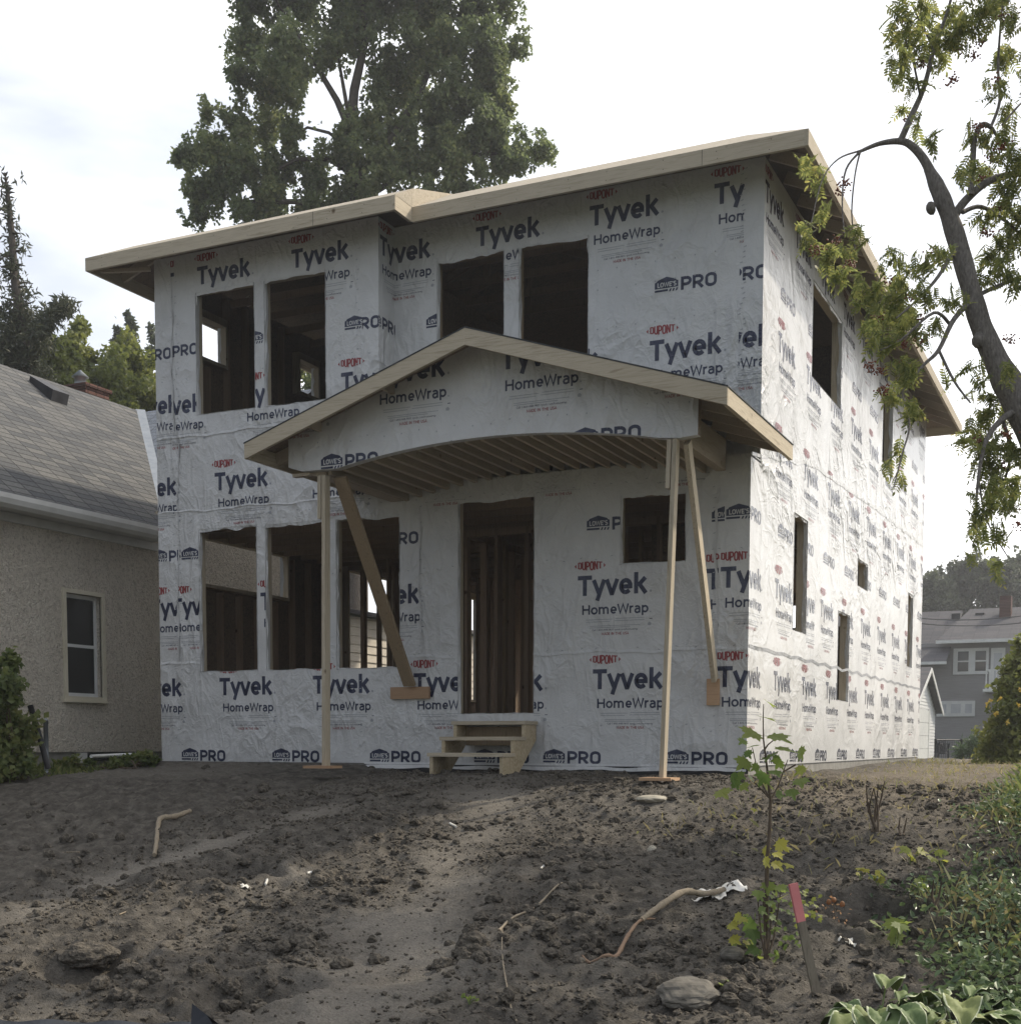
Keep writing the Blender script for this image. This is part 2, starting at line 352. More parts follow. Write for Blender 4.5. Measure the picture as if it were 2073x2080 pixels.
def stamp_brand(x, z):
    """big word mark, x = left end, z = baseline; returns (poly, material, layer)"""
    o = []
    def lens(cx_, hw):
        return lambda px, py: py*(1-.42*((px-cx_)/hw)**2) + .028*((px-cx_)/hw)**2
    o += [(p, RD, l) for p, l in text_polys('DUPONT', x+.005, z+.258, .094, .27, .17, lens(.135, .15))]
    o.append(([(x-.035, z+.305), (x-.012, z+.283), (x-.012, z+.327)], NV if False else RD, 0)); o.append(([(x+.312, z+.305), (x+.289, z+.327), (x+.289, z+.283)], RD, 0))
    o += [(p, NV, l) for p, l in text_polys('Tyvek', x, z, .205, .765, .215)]
    o.append(([(x+.80+.014*math.cos(t), z+.02+.014*math.sin(t)) for t in np.arange(0, 6.2, 1.05)], GP, 0))
    o += [(p, NV, l) for p, l in text_polys('HomeWrap', x+.05, z-.195, .098, .735, .185)]
    o.append(([(x+.80+.009*math.cos(t), z-.19+.009*math.sin(t)) for t in np.arange(0, 6.2, 1.05)], GP, 0))
    for a, b, h in ((.095, .39, -.252), (.42, .735, -.247), (.095, .36, -.275), (.41, .735, -.27), (.14, .69, -.318), (.14, .58, -.335)):
        o.append((rect(x+a, x+b, z+h, z+h+.006), GP, 0))
    for f in bfont('Call 1-800-448-9835 tyvek.com/homewrap'):
        o.append(([(x+.165+p[0]*.5, z-.372+p[1]*.5) for p in f], NV, 0))
    o += [(p, RD, l) for p, l in text_polys('MADE IN THE USA', x+.27, z-.41, .028, .3, .16)]
    # little house drawing and corner tick at the right of the small print
    o.append((rect(x+.79, x+.82, z-.262, z-.255), NV, 0))
    o.append(([(x+.775, z-.325), (x+.805, z-.325), (x+.81, z-.305), (x+.79, z-.29), (x+.77, z-.305)], GP, 0))
    return o
def stamp_store(x, z):
    """house badge with the store name and the bold word beside it; z = baseline of the bars"""
    o = []
    b = z+.05
    o.append(([(x, b), (x+.25, b), (x+.25, b+.062), (x+.232, b+.068), (x+.222, b+.082), (x+.125, b+.112), (x+.028, b+.082), (x+.018, b+.068), (x, b+.062)], NV, 0))
    o += [(p, 4, 3+l) for p, l in text_polys("LOwE'S", x+.028, b+.012, .046, .205, .2)]
    o.append((rect(x, x+.14, z+.018, z+.038), NV, 0))
    for k in range(3):
        q = x+.152+k*.034
        o.append(([(q, z+.012), (q+.018, z+.012), (q+.03, z+.04), (q+.012, z+.04)], NV, 0))
    o += [(p, NV, l) for p, l in text_polys('PRO', x+.275, z+.008, .125, .385, .24)]
    return o
def clip_half(poly, px, py, nx, ny):     # keep side where (p-p0).n >= 0
    out = []; n = len(poly)
    for i in range(n):
        a = poly[i]; b = poly[(i+1) % n]; da = (a[0]-px)*nx+(a[1]-py)*ny; db = (b[0]-px)*nx+(b[1]-py)*ny
        if da >= 0: out.append(a)
        if (da >= 0) != (db >= 0):
            t = da/(da-db); out.append((a[0]+(b[0]-a[0])*t, a[1]+(b[1]-a[1])*t))
    return out
def clip_rect(poly, r):
    for px, py, nx, ny in ((r[0], 0, 1, 0), (r[1], 0, -1, 0), (0, r[2], 0, 1), (0, r[3], 0, -1)):
        poly = clip_half(poly, px, py, nx, ny)
        if len(poly) < 3: return []
    return poly
def sub_convex(poly, hole):              # hole ccw
    out = []; n = len(hole)
    for i in range(n):
        a = hole[i]; b = hole[(i+1) % n]; nx, ny = -(b[1]-a[1]), (b[0]-a[0])
        o_ = clip_half(poly, a[0], a[1], -nx, -ny)
        if len(o_) >= 3: out.append(o_)
        poly = clip_half(poly, a[0], a[1], nx, ny)
        if len(poly) < 3: break
    return out
def put_prints(mb, items, bounds, holes, to3d):
    """items: (kind, x, z, clip x0, clip x1)"""
    for kind, x, z, c0, c1 in items:
        polys = stamp_brand(x, z) if kind == 'b' else stamp_store(x, z)
        for poly, mi, layer in polys:
            p = clip_rect([tuple(q) for q in poly], (max(bounds[0], c0), min(bounds[1], c1), bounds[2], bounds[3]))
            if len(p) < 3: continue
            ps = [p]
            for h in holes:
                xs = [q[0] for q in h]; ys = [q[1] for q in h]; nps = []
                for q in ps:
                    qx = [a[0] for a in q]; qy = [a[1] for a in q]
                    if max(qx) <= min(xs) or min(qx) >= max(xs) or max(qy) <= min(ys) or min(qy) >= max(ys): nps.append(q)
                    else: nps += sub_convex(q, h)
                ps = nps
            for q in ps:
                # orientation towards the outside
                ar = sum(q[i][0]*q[(i+1) % len(q)][1]-q[(i+1) % len(q)][0]*q[i][1] for i in range(len(q)))
                if abs(ar) < 1e-7: continue
                if ar < 0: q = q[::-1]
                mb.poly([to3d(a[0], a[1], .002+.0004*layer) for a in q], mi)
BIG = 99
def wall_skin(mb, u0, u1, z0, z1, holes, to3d, inner_mi=None, depth=.013, rim_mi=0, wob=True):
    """outer skin with rectangular holes (ua,ub,za,zb), the sheathing rim in each hole and the inner face"""
    us = sorted({u0, u1, *[min(max(h[i], u0), u1) for h in holes for i in (0, 1)]}); zs = sorted({z0, z1, *[min(max(h[i], z0), z1) for h in holes for i in (2, 3)]})
    for i in range(len(us)-1):
        for j in range(len(zs)-1):
            uc = (us[i]+us[i+1])/2; zc = (zs[j]+zs[j+1])/2
            if any(h[0] < uc < h[1] and h[2] < zc < h[3] for h in holes): continue
            q = rect(us[i], us[i+1], zs[j], zs[j+1])
            mb.poly([to3d(a, b, 0) for a, b in q], 0)
            if inner_mi is not None: mb.poly([to3d(a, b, -depth) for a, b in q[::-1]], inner_mi)
    for a, b, c, d in holes:
        if a <= u0 or b >= u1 or d >= z1 and a > 3.0 and b >= u1: continue
        q = rect(a, b, c, d)
        for k in range(4):
            p, r_ = q[k], q[(k+1) % 4]
            mb.poly([to3d(*p, 0), to3d(*p, -depth), to3d(*r_, -depth), to3d(*r_, 0)], rim_mi)

# ------------------------------------------------------------------ terrain
_ys = [-40, -18, -14, -12, -10, -8.5, -7, -6, -5, -4, -3, -2, -1, 0, 1, 14, 40, 60, 300]
_zs = [-1.5, -1.48, -1.46, -1.42, -1.33, -1.2, -1.0, -.84, -.65, -.45, -.28, -.15, -.10, -.09, -.10, -.06, -.42, -.6, -1.2]
_yy = np.linspace(-40, 300, 6801); _zz = np.interp(_yy, _ys, _zs)
_k = np.ones(41)/41; _zz = np.convolve(np.pad(_zz, 20, mode='edge'), _k, 'valid')
def base_z(x, y):
    x = np.asarray(x, float); y = np.asarray(y, float)
    z = np.interp(y, _yy, _zz)
    z = z - .10*np.clip((x-7.4)/1.5, 0, 1)*np.exp(-((y-.5)/3.0)**2)          # spoil falls away at the front right corner
    z = z + .075*np.exp(-((y+.1)/.55)**2)*np.clip((3.6-x)/.8, 0, 1)*np.clip((x+.6)/.5, 0, 1)*(y < .1)
    z = z - .05*np.clip((.3-x)/1.0, 0, 1)*np.exp(-((y-1)/4.0)**2)
    return z
def gp(u, v, lift=0.0):
    """point of the ground under a measured pixel"""
    d = ray(u, v); lo = 2.0
    for t in np.arange(2.0, 90, .05):
        p = CAM+d*t
        if p[2] < base_z(p[0], p[1])+lift:
            lo = t; break
    a, b = lo-.05, lo
    for _ in range(20):
        c = (a+b)/2; p = CAM+d*c
        if p[2] < base_z(p[0], p[1])+lift: b = c
        else: a = c
    return CAM+d*b
def dist_poly(x, y, pts):
    d = np.full(np.shape(x), 1e9)
    for (ax, ay), (bx, by) in zip(pts[:-1], pts[1:]):
        l2 = (bx-ax)**2+(by-ay)**2; t = np.clip(((x-ax)*(bx-ax)+(y-ay)*(by-ay))/l2, 0, 1)
        d = np.minimum(d, np.hypot(x-ax-t*(bx-ax), y-ay-t*(by-ay)))
    return d
PATH = [tuple(gp(u, v)[:2]) for u, v in ((940, 1492), (900, 1560), (840, 1640), (770, 1740), (690, 1850), (640, 1926))]
TRK = [tuple(gp(u, v)[:2]) for u, v in ((620, 1520), (430, 1575), (230, 1640), (60, 1720))]
TRK2 = [tuple(gp(u, v)[:2]) for u, v in ((560, 1640), (420, 1720), (250, 1800), (60, 1890))]
GREEN = [tuple(gp(u, v)[:2]) for u, v in ((1600, 1900), (1690, 1790), (1725, 1700), (1765, 1600), (1805, 1530), (1835, 1490))]
def green_mask(x, y):     # >0 inside the planted strip on the right
    x = np.asarray(x); y = np.asarray(y)
    gy = np.array([p[1] for p in GREEN]); gx = np.array([p[0] for p in GREEN]); o = np.argsort(gy)
    return x-np.interp(y, gy[o], gx[o]) + (vn(x*1.3, y*1.3, 5)-.5)*.8
def relief(x, y):
    """height of clods, ruts and hollows above the smooth mound and how dry/packed the soil is"""
    pa = np.exp(-(dist_poly(x, y, PATH)/(.28+.25*vn(x, y, 9)))**2)
    tr = np.exp(-(dist_poly(x, y, TRK)/.30)**2); tr2 = np.exp(-(dist_poly(x, y, TRK2)/.22)**2)
    flat = np.exp(-((y+1.4)/1.5)**2)
    dry = np.clip((.85*pa+.75*tr+.7*tr2)*(.3+1.2*vn(x*2.3, y*2.3, 31))+.3*flat*(x < 7.5)+.9*(fbm(x, y, .55, 3, 21)-.52)*1.6, 0, 1)
    c = fbm(x, y, 3.1, 5, 1, .58); rid = 1-np.abs(2*fbm(x, y, 2.0, 4, 8, .55)-1)
    big = fbm(x, y, .8, 3, 14)
    amp = (1-.8*np.clip(pa+.7*tr+.5*tr2, 0, 1))*(1-.55*flat)
    bil = np.abs(2*fbm(x, y, 5.5, 3, 40, .6)-1); bil2 = np.abs(2*fbm(x, y, 14, 3, 47, .6)-1); fine = fbm(x, y, 16, 3, 52, .65)-.5
    lumpy = np.clip(.3+1.6*(vn(x*1.1, y*1.1, 66)-.2), .3, 1.3)
    h = amp*(.15*(c-.5)+.07*(rid-.8)+lumpy*(.075*(bil-.25)+.042*(bil2-.25))) + (.55+.45*amp)*.042*fine + .12*(big-.5)*(1-.6*flat) - .05*pa - .035*tr - .04*tr2
    # a broken-edged pit and hollow
    for (px_, py_), r_, dz in HOLES:
        q = np.hypot(x-px_, y-py_)/r_*(1+.5*(vn(x*6, y*6, 3)-.5)); h = h-dz*np.exp(-(q**2.6))+.4*dz*np.exp(-((q-1.35)/.3)**2)
    g = np.clip(green_mask(x, y), 0, 1); h = h*(1-.7*g)
    near = np.clip(1-(np.abs(y-2)-14)/6, 0, 1)*np.clip((y+13.5)/2, 0, 1)
    back = np.clip((y-1.0)/2, 0, 1)
    return h*near*(1-.45*back), dry
HOLES = [(tuple(gp(420, 1648)[:2]), .33, .15), (tuple(gp(180, 1815)[:2]), .30, .13), (tuple(gp(470, 1870)[:2]), .28, .12), (tuple(gp(1640, 1725)[:2]), .28, .2), (tuple(gp(1110, 1790)[:2]), .25, .08)]
def axis(lo, hi, step, far0, far1, g=1.25):
    a = list(np.arange(lo, hi, step)); s = step; p = hi
    while p < far1: a.append(p); s = min(s*g, 60); p += s
    s = step*g; p = lo-s; b = []
    while p > far0: b.append(p); s = min(s*g, 60); p -= s
    return np.array(b[::-1]+a)
gx = axis(-1.0, 12.6, .024, -900, 900); gy = axis(-9.6, .6, .024, -300, 1600, 1.12)
X, Y = np.meshgrid(gx, gy); rel, dry = relief(X, Y)
Zg = base_z(X, Y)+rel
# keep the earth off the wall skirts and under the floor
ins = (X > -.02) & (X < 7.32) & (Y > -.02) & (Y < 11.9); Zg = np.where(ins, np.minimum(Zg, -.12), Zg)
edge = np.exp(-(np.maximum(0, -Y)/.35)**2)*(Y < .05)*(X > -.3)*(X < 7.6); Zg = np.where(Zg > .0, Zg*(1-edge)+(.0)*edge, Zg)
nx, ny = len(gx), len(gy)
idx = np.arange(nx*ny).reshape(ny, nx)
Fq = np.stack([idx[:-1, :-1], idx[:-1, 1:], idx[1:, 1:], idx[1:, :-1]], -1).reshape(-1, 4)
grn = np.clip(green_mask(X, Y)*2, 0, 1)*(Y < 9)
lawn = np.clip((np.hypot(X-5, Y-2)-22)/4, 0, 1)
lawn = np.maximum(lawn, np.clip((-.15-X)/.3, 0, 1)*np.clip((Y+1.6)/.6, 0, 1))
straw = np.clip((X-7.6)/.6, 0, 1)*np.clip((Y+4.2)/2.5, 0, 1)  # straw and sunlight on the soil, both put into this paler colour
mt, nt, bs = new_mat('soil'); M['soil'] = mt
def attr_node(nt, name):
    a = nt.nodes.new('ShaderNodeAttribute'); a.attribute_name = name; return a.outputs['Fac']
n1 = noise_node(nt, 9, 8, .68); n2 = noise_node(nt, 60, 4, .7); n3 = noise_node(nt, 1.3, 4, .6)
dk = ramp(nt, n1.outputs[0], [(.3, (.05, .045, .038)), (.5, (.108, .097, .082)), (.72, (.19, .171, .145))])
dr = ramp(nt, n2.outputs[0], [(.3, (.17, .154, .13)), (.7, (.31, .282, .24))])
st = ramp(nt, noise_node(nt, 7, 7, .7, mapping=(.6, 3.0, 1)).outputs[0], [(.3, (.085, .071, .055)), (.5, (.19, .16, .122)), (.72, (.33, .28, .215))])
gr = ramp(nt, n1.outputs[0], [(.3, (.012, .014, .009)), (.7, (.03, .034, .02))])
lw = ramp(nt, n1.outputs[0], [(.3, (.035, .045, .02)), (.7, (.07, .085, .035))])
def mixc(a, b, f):
    q = nt.nodes.new('ShaderNodeMix'); q.data_type = 'RGBA'; nt.links.new(f, q.inputs[0]); nt.links.new(a, q.inputs[6]); nt.links.new(b, q.inputs[7]); return q.outputs[2]
f_dry = mathn(nt, 'MULTIPLY', attr_node(nt, 'dry'), mathn(nt, 'ADD', .35, n3.outputs[0]))
f_st = mathn(nt, 'MULTIPLY', attr_node(nt, 'straw'), mathn(nt, 'MINIMUM', 1, mathn(nt, 'MULTIPLY', n3.outputs[0], 1.5)))
c_ = mixc(mixc(mixc(mixc(dk.outputs[0], dr.outputs[0], f_dry), st.outputs[0], f_st), gr.outputs[0], attr_node(nt, 'planted')), lw.outputs[0], attr_node(nt, 'lawn'))
nt.links.new(c_, bs.inputs['Base Color']); bs.inputs['Roughness'].default_value = .95; bs.inputs['Specular IOR Level'].default_value = .12
b1 = bump(nt, bs, n1.outputs[0], .9, .05); bump(nt, bs, n2.outputs[0], .9, .02, b1)
g_o = mesh_np('ground', np.stack([X, Y, Zg], -1).reshape(-1, 3), Fq, M['soil'], smooth=True,
              attr={'dry': dry.ravel(), 'planted': grn.ravel(), 'lawn': lawn.ravel(), 'straw': straw.ravel()})
tag(g_o, 'dark bare earth mound sloping up to the unfinished house', 'ground', kind='structure')
def gz(x, y):
    r_, _ = relief(np.array([x]), np.array([y])); return float(base_z(x, y)+r_[0])

# ------------------------------------------------------------------ the unfinished house
W, L, S = 7.3, 11.86, .358
XB, ZL, ZT = 3.11, 3.05, 5.98
house = empty('unfinished_house', (W/2, L/2, 0), 'two storey house under construction wrapped in printed white house wrap', 'house')
HC = house
front_holes = [(.605, 1.455, 4.10, 5.52), (1.585, 2.425, 4.09, 5.515), (.605, 1.45, 1.07, 2.765), (1.568, 2.415, 1.07, 2.755), (2.535, 3.37, 1.06, 2.745), (4.09, 4.998, .54, 2.835), (5.955, 6.652, 2.045, 2.748)]
cut = (XB, BIG, ZL, BIG)
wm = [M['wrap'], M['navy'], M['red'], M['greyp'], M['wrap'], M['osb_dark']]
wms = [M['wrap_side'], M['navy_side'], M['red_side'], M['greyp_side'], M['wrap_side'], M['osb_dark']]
mb = MB(); t3 = lambda a, b, o: (a, -o, b)
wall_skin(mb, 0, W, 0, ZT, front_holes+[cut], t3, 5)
P_ = 1.326
items = [('b', -.443+P_*k, .79, 0, BIG) for k in range(1)] + [('b', .883+P_*k, .79, 0, 4.09) for k in range(3)] + [('b', 4.335+P_*k, .785, 4.998 if k == 0 else 0, BIG) for k in range(3)]
items += [('s', .307+P_*1.005*k, 0, 0, 4.1) for k in range(3)] + [('s', 5.107+1.35*k, .005, 0, BIG) for k in range(2)] + [('s', 4.29, .002, 4.2, 5.0)]
items += [('b', -.147, 1.76, 0, .29), ('b', .185, 1.76, .29, 1.52), ('b', 1.49, 1.77, 1.45, 2.6), ('b', 2.85, 1.765, 3.3, BIG), ('b', 5.488, 1.75, 0, 6.96), ('b', 6.86, 1.75, 6.8, 6.99), ('b', 7.009, 1.76, 6.99, BIG)]
items += [('s', -.12, 2.405, 0, .335), ('s', .35, 2.405, .335, 1.5), ('s', 2.95, 2.41, 3.37, BIG), ('s', 5.588, 2.40, 0, 5.96), ('s', 6.915, 2.395, 6.9, 7.045), ('s', 7.06, 2.41, 7.0, BIG)]
items += [('b', .852, 3.2, 0, BIG), ('b', 2.178, 3.2, 0, BIG), ('b', -.474, 3.2, 0, BIG)]
items += [('s', -.415, 4.805, 0, .262), ('s', -.02, 4.81, .262, 1.52), ('s', 1.32, 4.81, 1.45, 1.6), ('s', 2.674, 4.80, 0, 2.91), ('s', 2.475, 4.79, 2.9, BIG)]
items += [('b', -.435, 4.17, 0, .235), ('b', -.075, 4.145, .235, 1.5), ('b', 1.28, 4.15, 1.2, BIG), ('b', 2.616, 4.15, 2.4, BIG)]
items += [('b', .636, 5.6, .55, BIG), ('b', 1.966, 5.59, 1.5, BIG), ('b', .245, 5.59, .15, .3)]
holes2 = [rect(h[0], h[1], h[2], h[3]) for h in front_holes] + [rect(XB, 50, ZL, 50)]
put_prints(mb, items, (0, W, 0, ZT), holes2, t3)
put_prints(mb, [('b', 3.52, 3.21, 0, BIG), ('b', 4.85, 3.21, 0, BIG), ('b', 6.18, 3.2, 0, BIG)], (0, W, 0, 2.85), holes2, t3)
# staple rows
rs = random.Random(4)
def staples(mb, z0, z1, x0, x1, step, t3, holes, n_off=0):
    pass
for zr in (.40, 1.19, 2.13, 3.52, 2.88, 4.55):
    x = .1
    while x < W-.05:
        z = zr+rs.uniform(-.02, .02)
        if not any(h[0]-.02 < x < h[1]+.02 and h[2]-.02 < z < h[3]+.02 for h in front_holes) and not (x > XB and z > ZL):
            s_ = .012; a = rs.uniform(-.6, .6); mb.poly([t3(x-s_, z-.004+a*.01, .0036), t3(x+s_, z-.004-a*.01, .0036), t3(x+s_, z+.004-a*.01, .0036), t3(x-s_, z+.004+a*.01, .0036)], 3)
        x += rs.uniform(.16, .24)
for xr in (.25, .33, 3.62, 6.95, 2.85):
    z = .2
    while z < 5.7:
        x = xr+rs.uniform(-.02, .02)
        if not any(h[0]-.02 < x < h[1]+.02 and h[2]-.02 < z < h[3]+.02 for h in front_holes) and not (x > XB and z > ZL):
            s_ = .012; mb.poly([t3(x-s_, z-.006, .0038), t3(x+s_, z, .0038), t3(x+s_*.8, z+.008, .0038), t3(x-s_, z+.001, .0038)], 3)
        z += rs.uniform(.07, .17)
def lap(x0, z0, x1, z1, wdt, holes, clip=None):
    n = max(2, int(math.hypot(x1-x0, z1-z0)/.12)); ver = abs(x1-x0) < abs(z1-z0)
    for i in range(n):
        f0, f1 = i/n, (i+1)/n; wob = lambda f: .012*math.sin(f*n*.7)+.008*math.sin(f*n*1.9)
        p = (x0+(x1-x0)*f0, z0+(z1-z0)*f0); q = (x0+(x1-x0)*f1, z0+(z1-z0)*f1); mx_ = ((p[0]+q[0])/2, (p[1]+q[1])/2)
        if any(h[0]-.05 < mx_[0] < h[1]+.05 and h[2]-.05 < mx_[1] < h[3]+.05 for h in holes) or (clip and clip(*mx_)): continue
        a0, a1 = wob(f0), wob(f1); lift0, lift1 = .005+.006*abs(math.sin(f0*n*1.3)), .005+.006*abs(math.sin(f1*n*1.3))
        if ver: quad = [(p[0]+a0, p[1], lift0), (q[0]+a1, q[1], lift1), (q[0]+a1-wdt, q[1], .0012), (p[0]+a0-wdt, p[1], .0012)]
        else: quad = [(p[0], p[1]+a0, lift0), (p[0], p[1]+a0+wdt, .0012), (q[0], q[1]+a1+wdt, .0012), (q[0], q[1]+a1, lift1)]
        mb.poly([t3(*c) for c in quad], 0)
cl_ = lambda x, z: x > XB-.1 and z > ZL-.1
for l_ in ((0, 1.17, W, 1.155, .03), (0, 3.86, XB, 3.86, .03), (0, 2.985, W, 2.965, .02), (.262, 3.9, .262, 5.9, .03), (.29, 1.2, .335, 3.8, .03), (3.64, 1.2, 3.62, 2.8, .03), (7.0, .2, 6.97, 2.9, .03), (5.12, .1, 5.10, .5, .03)): lap(*l_, front_holes, cl_)
mb.build('wrapped_wall', wm, HC)
# set-back upper wall and its return
up_holes = [(3.645, 4.47, 4.05, 5.53), (4.64, 5.447, 4.05, 5.53)]
mb = MB(); t3u = lambda a, b, o: (a, S-o, b)
wall_skin(mb, XB, W, ZL-.05, ZT, up_holes, t3u, 5)
it = [('b', 2.80, 5.595, XB, BIG)] + [('b', 4.123+P_*k, 5.61, XB, 7.1) for k in range(2)] + [('b', 6.786, 5.60, XB, 7.098), ('s', 3.512, 4.81, XB, BIG), ('s', 6.175, 4.815, XB, 7.0), ('s', 6.69, 4.815, 7.06, BIG)]
it += [('b', 4.797, 4.15, XB, BIG), ('b', 6.123, 4.15, XB, 7.04), ('b', 6.64, 4.165, 7.06, BIG), ('b', 3.471, 4.15, XB, BIG), ('b', 3.471, 3.2, XB, BIG), ('b', 4.797, 3.2, XB, BIG), ('b', 6.123, 3.2, XB, BIG)]
put_prints(mb, it, (XB, W, ZL, ZT), [rect(*h) for h in up_holes], t3u)
for z in np.arange(3.3, 5.9, .05):
    x = 7.09+rs.uniform(-.03, .03); s_ = .014
    mb.poly([t3u(x-s_, z-.006, .0038), t3u(x+s_, z, .0038), t3u(x+s_*.8, z+.010, .0038), t3u(x-s_, z+.001, .0038)], 3)
for zr in (4.55, 4.95, 5.15):
    for x in np.arange(5.55, 7.0, .21):
        mb.poly([t3u(x-.008, zr-.008, .0036), t3u(x+.006, zr-.006, .0036), t3u(x+.006, zr+.006, .0036), t3u(x-.006, zr+.006, .0036)], 3)
mb.build('wrapped_wall', wm, HC)
mb = MB(); t3r = lambda a, b, o: (XB+o, a, b)
wall_skin(mb, 0, S, ZL, ZT, [], t3r, 5)
put_prints(mb, [('b', .03, 5.595, 0, BIG), ('b', -.45, 4.15, 0, BIG), ('s', -.2, 4.79, 0, BIG)], (0, S, ZL, ZT), [], t3r)
mb.build('wrapped_wall', wm, HC)
mb = MB(); mb.box(XB+.01, W, -.001, S+.02, ZL-.03, ZL-.012); mb.build('wall_ledge', M['wrap'], HC)
# sunlit side wall
side_holes = [(2.59, 4.27, 4.42, 5.51), (7.38, 8.26, 4.38, 5.13+.36), (1.87, 2.545, 1.487, 2.78), (4.385, 5.15, .787, 1.935), (5.65, 6.417, 2.386, 2.757), (10.22, 10.78, 1.535, 2.77)]
mb = MB(); t3s = lambda a, b, o: (W+o, a, b)
wall_skin(mb, 0, L, 0, ZT, side_holes+[(-1, S, ZL, BIG)], t3s, 5)
it = [('b', -.28, .785, 0, BIG)] + [('b', 1.047+P_*1.003*k, .79, 0, BIG) for k in range(9)] + [('s', .512+P_*k, .01, .1, BIG) for k in range(9)]
it += [('b', -.30, 1.76, 0, .6), ('b', 1.046, 1.76, 0, 2.6), ('b', 2.372, 1.76, 2.545, 3.0)] + [('b', 3.30+P_*k, 1.765, 3.0, BIG) for k in range(7)]
it += [('s', -.24, 2.41, 0, .6), ('s', 1.139, 2.40, 0, 2.0), ('s', 2.2, 2.405, 2.545, 3.2)] + [('s', 3.428+P_*.99*k, 2.405, 3.0, BIG) for k in range(7)]
it += [('b', .95+P_*k, 3.21, .4, BIG) for k in range(9)] + [('b', 1.003+P_*k, 4.29, .36, BIG) for k in range(9)] + [('s', 1.075+P_*.99*k, 4.82, .36, BIG) for k in range(9)] + [('b', .38+P_*.993*k, 5.575, .36, BIG) for k in range(9)]
put_prints(mb, it, (0, L, 0, ZT), [rect(*h) for h in side_holes] + [rect(-5, S, ZL, 50)], t3s)
# taped seams: slightly proud strips
for a, z0, b, z1 in ((.02, 1.19, L, 1.22), (.02, 3.05, 2.7, 3.45), (2.7, 3.45, 7, 3.63), (7, 3.63, L, 3.75)):
    for k in range(int((b-a)/.35)):
        p = a+(b-a)*k/int((b-a)/.35); q = a+(b-a)*(k+1)/int((b-a)/.35); f = lambda t: z0+(z1-z0)*(t-a)/(b-a)+.018*math.sin(t*9)
        mb.poly([t3s(p, f(p)-.022, .004), t3s(q, f(q)-.022, .004), t3s(q, f(q)+.012, .007), t3s(p, f(p)+.012, .007)], 3 if z0 < 2 else 0)
mb.build('wrapped_wall', wms, HC)
# left and back walls
left_holes = [(.25, 1.22, 5.04, 5.53), (2.9, 3.36, 5.13, 5.57), (.6, 2.55, 2.23, 2.80), (4.15, 5.5, 1.0, 2.8), (8.2, 8.52, 1.0, 2.8)]
mb = MB(); t3l = lambda a, b, o: (-o, a, b)
wall_skin(mb, 0, L, 0, ZT, left_holes, lambda a, b, o: (-o, L-a, b), 5) if False else None
for i in (0,):
    us = sorted({0, L, *[h[i_] for h in left_holes for i_ in (0, 1)]}); zs_ = sorted({0, ZT, *[h[i_] for h in left_holes for i_ in (2, 3)]})
    for a, b in zip(us[:-1], us[1:]):
        for c, d in zip(zs_[:-1], zs_[1:]):
            if any(h[0] < (a+b)/2 < h[1] and h[2] < (c+d)/2 < h[3] for h in left_holes): continue
            mb.poly([t3l(b, c, 0), t3l(a, c, 0), t3l(a, d, 0), t3l(b, d, 0)], 0); mb.poly([t3l(a, c, -.013), t3l(b, c, -.013), t3l(b, d, -.013), t3l(a, d, -.013)], 5)
mb.build('wrapped_wall', wm, HC)
mb = MB()
back_holes = [(1.0, 2.6, 1.2, 2.8), (3.2, 5.0, .56, 2.8), (5.6, 6.4, 1.4, 2.8), (1.0, 2.0, 4.2, 5.4), (4.5, 5.7, 4.2, 5.4)]
wall_skin(mb, 0, W, 0, ZT, back_holes, lambda a, b, o: (W-a, L+o, b), 5)
mb.build('wrapped_wall', wm, HC)
# foundation and membrane skirt
mb = MB(); mb.box(.012, W-.012, .012, L-.012, -.5, -.002, 0); mb.build('foundation', M['concrete'], HC)
mb = MB(); mb.box(2.9, W+.02, -.012, -.001, -.42, -.012, 0); mb.build('membrane_skirt', M['black'], HC)
mb = MB()
hz = lambda x: -.035-.03*vn(x*2.1, 3.3)-.012*vn(x*9, 1.1)
for k in range(110):
    a = 2.9+k*.04; b = a+.04; ya = -.006-.016*float(vn(a*3, 7.7)); yb2 = -.006-.016*float(vn(b*3, 7.7))
    mb.poly([(a, ya-.01, float(hz(a))), (b, yb2-.01, float(hz(b))), (b, -.0025, .012), (a, -.0025, .012)], 0, True)
mb.build('wrap_hem', M['wrap'], HC)
